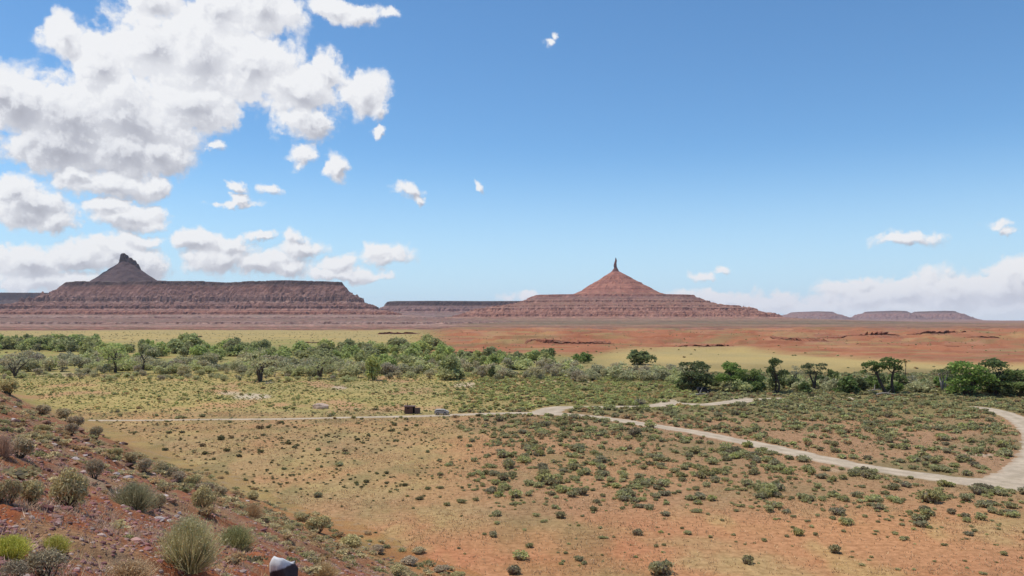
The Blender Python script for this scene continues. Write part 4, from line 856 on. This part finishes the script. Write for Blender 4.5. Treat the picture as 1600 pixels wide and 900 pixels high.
hill_plant(505, 905, 44, 22, DR, 'dry_shrub', 'pale dry tuft at the bottom edge right of the white-topped boulder', .5, .4)
hill_plant(395, 808, 30, 18, DR, 'dry_shrub', 'pale straw tuft above the white-topped boulder', .5, .4)
hill_plant(12, 616, 44, 22, SB2, 'sagebrush', 'olive shrub on the skyline of the slope at the left edge', .5, .5)
for (a_, b_, w_, h_) in ((68, 648, 34, 20), (100, 654, 36, 20), (118, 664, 28, 18), (66, 675, 30, 16), (150, 682, 26, 20), (112, 676, 24, 18), (70, 690, 34, 16), (205, 722, 30, 20), (225, 735, 34, 22), (250, 738, 30, 20), (266, 744, 30, 18), (280, 752, 32, 20), (300, 758, 36, 20), (320, 768, 34, 18), (345, 772, 30, 16), (395, 778, 26, 14), (180, 712, 26, 16), (470, 812, 30, 14), (590, 862, 30, 14), (640, 880, 34, 14), (690, 892, 34, 12), (620, 896, 40, 16), (450, 830, 26, 14), (655, 862, 26, 10), (715, 900, 30, 10)):
    hill_plant(a_, b_ + 3, w_, h_, random.choice([SB, SB2, SB2]), 'sagebrush', ('broad' if w_ > 31 else 'small') + ' weathered grey shrub along the hillside crest ' + where(a_), .5, .55, group='grey shrubs along the crest of the slope')
# low grey scrub of the upper slope (uncountable)
n = 9000; px = rng.uniform(-60, 900, n); t_ = rng.random(n); yy = 13 * (120 / 13.) ** (t_ ** .8); xx = (px - 800) / F * yy; hp = hill_plane(xx, yy)
k = (hp > -1.5) & (rng.random(n) < (.03 + .62 * ss(24, 48, yy)) * (.35 + .65 * ss(-.1, .3, fbm(xx / 5, yy / 5, 3, s=95.)))); xx, yy = xx[k], yy[k]; n = len(xx); sz = rng.uniform(.18, .62, n) * (.75 + .35 * ss(30, 80, yy))
TG = [shrub_template(120, cols=c, lobes=6, leaf=.20, h=rng.uniform(.5, .75), core=.45) for c in (greys, drybr, drybr, greys, greys, olivec)]
V, Fs, c = merge(TG, rng.integers(0, 6, n), xx, yy, hill_h(xx, yy) - .03, sz, sz * .85, 1 + .15 * rng.normal(size=(n, 1)))
tag(link('hill_scrub', mesh_np('hill_scrub', V, Fs, [M_scrub], c)), 'low grey and straw-coloured scrub over the upper and lower edge of the hillside', 'scrub', kind='stuff')
# straw grass tufts and twigs (uncountable)
nT = 5200; px = rng.uniform(-60, 820, nT); yy = 7 * (48 / 7.) ** (rng.random(nT) ** 1.15); xx = (px - 800) / F * yy; k = (rng.random(nT) < .25 + .75 * ss(-.1, .35, fbm(xx / 3.2, yy / 3.2, 3, s=91.))) & (hill_plane(xx, yy) > 0); xx, yy = xx[k], yy[k]; nT = len(xx); nb = 13
sc_ = rng.uniform(.5, 1.25, nT); bx = np.repeat(xx, nb) + rng.normal(0, .06, nT * nb) * np.repeat(sc_, nb); by = np.repeat(yy, nb) + rng.normal(0, .06, nT * nb) * np.repeat(sc_, nb); bz = hill_h(bx, by) - .01
L = rng.uniform(.06, .20, nT * nb) * np.repeat(sc_, nb); dr = rng.normal(0, .55, (nT * nb, 2)); wv = rng.normal(size=(nT * nb, 2)); wv /= np.linalg.norm(wv, axis=1)[:, None]; wv *= (.006 + by * .00018)[:, None]
V = np.stack([np.stack([bx - wv[:, 0], by - wv[:, 1], bz], 1), np.stack([bx + wv[:, 0], by + wv[:, 1], bz], 1), np.stack([bx + dr[:, 0] * L, by + dr[:, 1] * L, bz + L * .9], 1)], 1).reshape(-1, 3)
tag(link('straw_grass', mesh_np('straw_grass', V, [np.arange(len(V)).reshape(-1, 3)], [M_scrub], varcol(nT * nb, straw + [(.28, .26, .14), (.2, .15, .11)], 3))), 'short dry straw grass over the hillside', 'grass', kind='stuff')

# ------------------------------------------------------------------ brown toilet hut, parked cars, outcrops, mound
def boxes(name, items, mat, parent=None, bevel=.02):
    bm = bmesh.new()
    for (x0, x1, y0, y1, z0, z1) in items:
        r_ = bmesh.ops.create_cube(bm, size=1)
        for v_ in r_['verts']: v_.co = ((x0 + x1) / 2 + v_.co.x * (x1 - x0), (y0 + y1) / 2 + v_.co.y * (y1 - y0), (z0 + z1) / 2 + v_.co.z * (z1 - z0))
    if bevel: bmesh.ops.bevel(bm, geom=bm.edges[:], offset=bevel, segments=1, affect='EDGES')
    me = bpy.data.meshes.new(name); bm.to_mesh(me); bm.free(); me.materials.append(mat); return link(name, me, parent)
M_brown = simple('brown_siding', (.15, .085, .065), .8); M_brown2 = simple('roof_brown', (.14, .085, .07), .7); M_dark = simple('dark_door', (.02, .014, .012), .7); M_fence = simple('grey_brown_screen', (.17, .12, .10), .85)
p = on_plain(644, 646); hut = bpy.data.objects.new('outhouse', None); C.objects.link(hut); hut.location = p; hut.rotation_euler.z = .06; hut.scale = (.82, .82, .82); tag(hut, 'small brown outhouse with a dark doorway beside the dirt track', 'outhouse')
boxes('wall', [(-2.2, .15, -.02, 2.4, -.1, 2.05), (.15, .72, .9, 2.4, -.1, 2.05)], M_brown, hut)
boxes('roof', [(-2.4, .92, -.25, 2.6, 2.055, 2.2)], M_brown2, hut); boxes('door', [(.2, .66, .84, .895, 0, 1.9)], M_dark, hut); boxes('screen_panel', [(.74, 2.2, .1, .2, -.1, 1.75), (2.1, 2.2, .2, 1.8, -.1, 1.75)], M_fence, hut); boxes('vent_pipe', [(-1.6, -1.4, 1.8, 2., 2.2, 3.0)], M_dark, hut)
boxes('window', [(-1.5, -.8, -.05, -.025, 1.45, 1.75)], M_dark, hut, .005)

M_glass = simple('dark_glass', (.012, .014, .016), .08, var=.05); M_tyre = simple('tyre', (.02, .02, .02), .9); M_rim = simple('rim', (.4, .4, .41), .4, .8); M_lamp = simple('headlight_lens', (.6, .6, .6), .2); M_red = simple('tail_lens', (.3, .02, .015), .3)
def car(name, label, paint, px, py, rz, L=4.3, H=1.7, Wd=1.85):
    e = bpy.data.objects.new(name, None); C.objects.link(e); e.location = on_plain(px, py); e.rotation_euler.z = rz; tag(e, label, 'car')
    def prism(nm, prof, w, mat, parent=e, bev=.05, taper=None):
        bm = bmesh.new(); a_ = [bm.verts.new((x_, -w / 2 + (taper(z_) if taper else 0), z_)) for x_, z_ in prof]; b_ = [bm.verts.new((x_, w / 2 - (taper(z_) if taper else 0), z_)) for x_, z_ in prof]
        bm.faces.new(a_); bm.faces.new(b_[::-1]); n = len(prof)
        for i in range(n): bm.faces.new((a_[i], b_[i], b_[(i + 1) % n], a_[(i + 1) % n]))
        bmesh.ops.recalc_face_normals(bm, faces=bm.faces[:])
        if bev: bmesh.ops.bevel(bm, geom=bm.edges[:], offset=bev, segments=2, affect='EDGES')
        me = bpy.data.meshes.new(nm); bm.to_mesh(me); bm.free(); me.materials.append(mat); return link(nm, me, parent)
    h = L / 2; tp = lambda z_: max(0, (z_ - 1.0)) * .28
    prism('body', [(-h, .35), (-h, .95), (-h + .05, 1.05), (-h + .25, H - .12), (-h + .5, H), (.45, H), (1.05, 1.08), (h - .15, .95), (h, .7), (h, .35)], Wd, paint, taper=tp)
    for sgn in (-1, 1):
        w_ = Wd / 2 + .004 - .09
        for (xa, xb, xc, xd) in ((-h + .45, -.75, -.75, -h + .55), (-.65, .20, .20, -.65), (.28, .85, .42, .28)):
            bm = bmesh.new(); vs = [bm.verts.new((q, sgn * (Wd / 2 + .006 - tp(z_)), z_)) for q, z_ in ((xa, 1.08), (xb, 1.08), (xc, H - .18), (xd, H - .18))]; bm.faces.new(vs)
            bmesh.ops.solidify(bm, geom=bm.faces[:], thickness=.01); me = bpy.data.meshes.new('window'); bm.to_mesh(me); bm.free(); me.materials.append(M_glass); link('window', me, e)
    bm = bmesh.new(); vs = [bm.verts.new(q) for q in ((.56, -.68, H - .1), (.56, .68, H - .1), (1.03, .8, 1.12), (1.03, -.8, 1.12))]; bm.faces.new(vs); bmesh.ops.solidify(bm, geom=bm.faces[:], thickness=-.03); me = bpy.data.meshes.new('windscreen'); bm.to_mesh(me); bm.free(); me.materials.append(M_glass); link('windscreen', me, e)
    for xw in (-h + .8, h - .85):
        for sgn in (-1, 1):
            for nm, rad, th_, mt in (('tyre', .35, .24, M_tyre), ('rim', .21, .26, M_rim)):
                bm = bmesh.new(); bmesh.ops.create_cone(bm, cap_ends=True, segments=20, radius1=rad, radius2=rad, depth=th_)
                for v_ in bm.verts: v_.co = (v_.co.x, v_.co.z, v_.co.y)
                me = bpy.data.meshes.new(nm); bm.to_mesh(me); bm.free(); me.materials.append(mt)
                if nm == 'tyre': wh = link('wheel', me, e, (xw, sgn * (Wd / 2 - .1), .35))
                else: link('rim', me, wh)
    for sgn in (-1, 1):
        boxes('headlight', [(h - .12, h + .012, sgn * .68 - .16, sgn * .68 + .16, .68, .84)], M_lamp, e, .02); boxes('tail_light', [(-h - .012, -h + .1, sgn * .78 - .08, sgn * .78 + .08, .75, 1.0)], M_red, e, .02)
    boxes('bumper', [(h - .1, h + .05, -.8, .8, .32, .5)], M_dark, e, .03)
    return e
M_white = simple('silver_paint', (.42, .39, .34), .75, var=.15); M_black = simple('black_paint', (.015, .014, .014), .3, var=.05)
car('parked_car', 'small pale grey parked car with dark windows right of the brown outhouse', M_white, 690, 647.5, .05, 3.3, 1.35)
car('parked_car', 'black parked car half hidden under the left trees of the right row', M_black, 1099, 614, .1, 3.9, 1.75)
# low dark outcrops on the far left flat
def outcrop(px, py, wpx, hpx, label, mat):
    V = rock_verts(ICO3, 16, (1, .5, 1)); V *= (1 + .1 * perlin(V[:, 0] * 3, V[:, 2] * 3 + V[:, 1]))[:, None]; m = mpp(py)
    tag(link('rock_outcrop', mesh_np('rock_outcrop', V, [ICO3[1]], [mat]), loc=on_plain(px, py), sc=(wpx * m / 2, wpx * m / 3, hpx * m)), label, 'outcrop')
outcrop(293, 528, 21, 4.4, 'low dark red outcrop on the golden flat below the left mesa', M_rockd); outcrop(313, 527, 9, 3, 'smaller dark red outcrop right of the low dark one', M_rockd)
M_mound = rock_mat('pale_mound', (.60, .45, .34), (.74, .59, .47))
outcrop(501, 638, 34, 9, 'pale pinkish earth mound just above the dirt track', M_mound)

# ------------------------------------------------------------------ unseen blocker added overhead, out of frame, to shade the left peak
M_shade_cloud, N, t = newmat('cloud'); finish(N, t, (.85, .86, .88), 1.)
def cloud(cx, cy, cz, lobes, label):
    Vs, Fs, off = [], [], 0
    for (dx, dy, rx, ry, rz_) in lobes:
        V = ICO3[0] * (1 + .22 * perlin(ICO3[0][:, 0] * 2.5 + dx, ICO3[0][:, 1] * 2.5 + dy + ICO3[0][:, 2] * 2))[:, None] * np.array([rx, ry, rz_]); Vs.append(V + np.array([dx, dy, 0])); Fs.append(ICO3[1] + off); off += len(V)
    tag(link('cloud', mesh_np('cloud', np.concatenate(Vs), [np.concatenate(Fs)], [M_shade_cloud], smooth=True), loc=(cx, cy, cz)), label, 'cloud', kind='stuff')
def over(x, y, z): return (x + sv[0] / sv[2] * z, y + sv[1] / sv[2] * z, z)
cloud(*over(-1800, 3680, 2000), [(0, 0, 230, 190, 60), (-170, 40, 190, 170, 60), (120, 60, 170, 150, 50), (-60, 120, 260, 150, 60)], 'unseen cloudlike shade blocker added high over the peak of the left mesa')

# ------------------------------------------------------------------ haze
M_haze, N, t = newmat('haze'); pv = N.n('ShaderNodeVolumePrincipled', {'Color': (.78, .82, .95, 1), 'Density': 2.8e-5, 'Anisotropy': .25}); o_ = N.n('ShaderNodeOutputMaterial'); t.links.new(pv.outputs[0], o_.inputs['Volume'])
hz = boxes('haze', [(-14700, 14700, -14700, 14700, -16, 420)], M_haze, None, 0); tag(hz, 'thin pale haze over the valley', 'haze', kind='stuff')
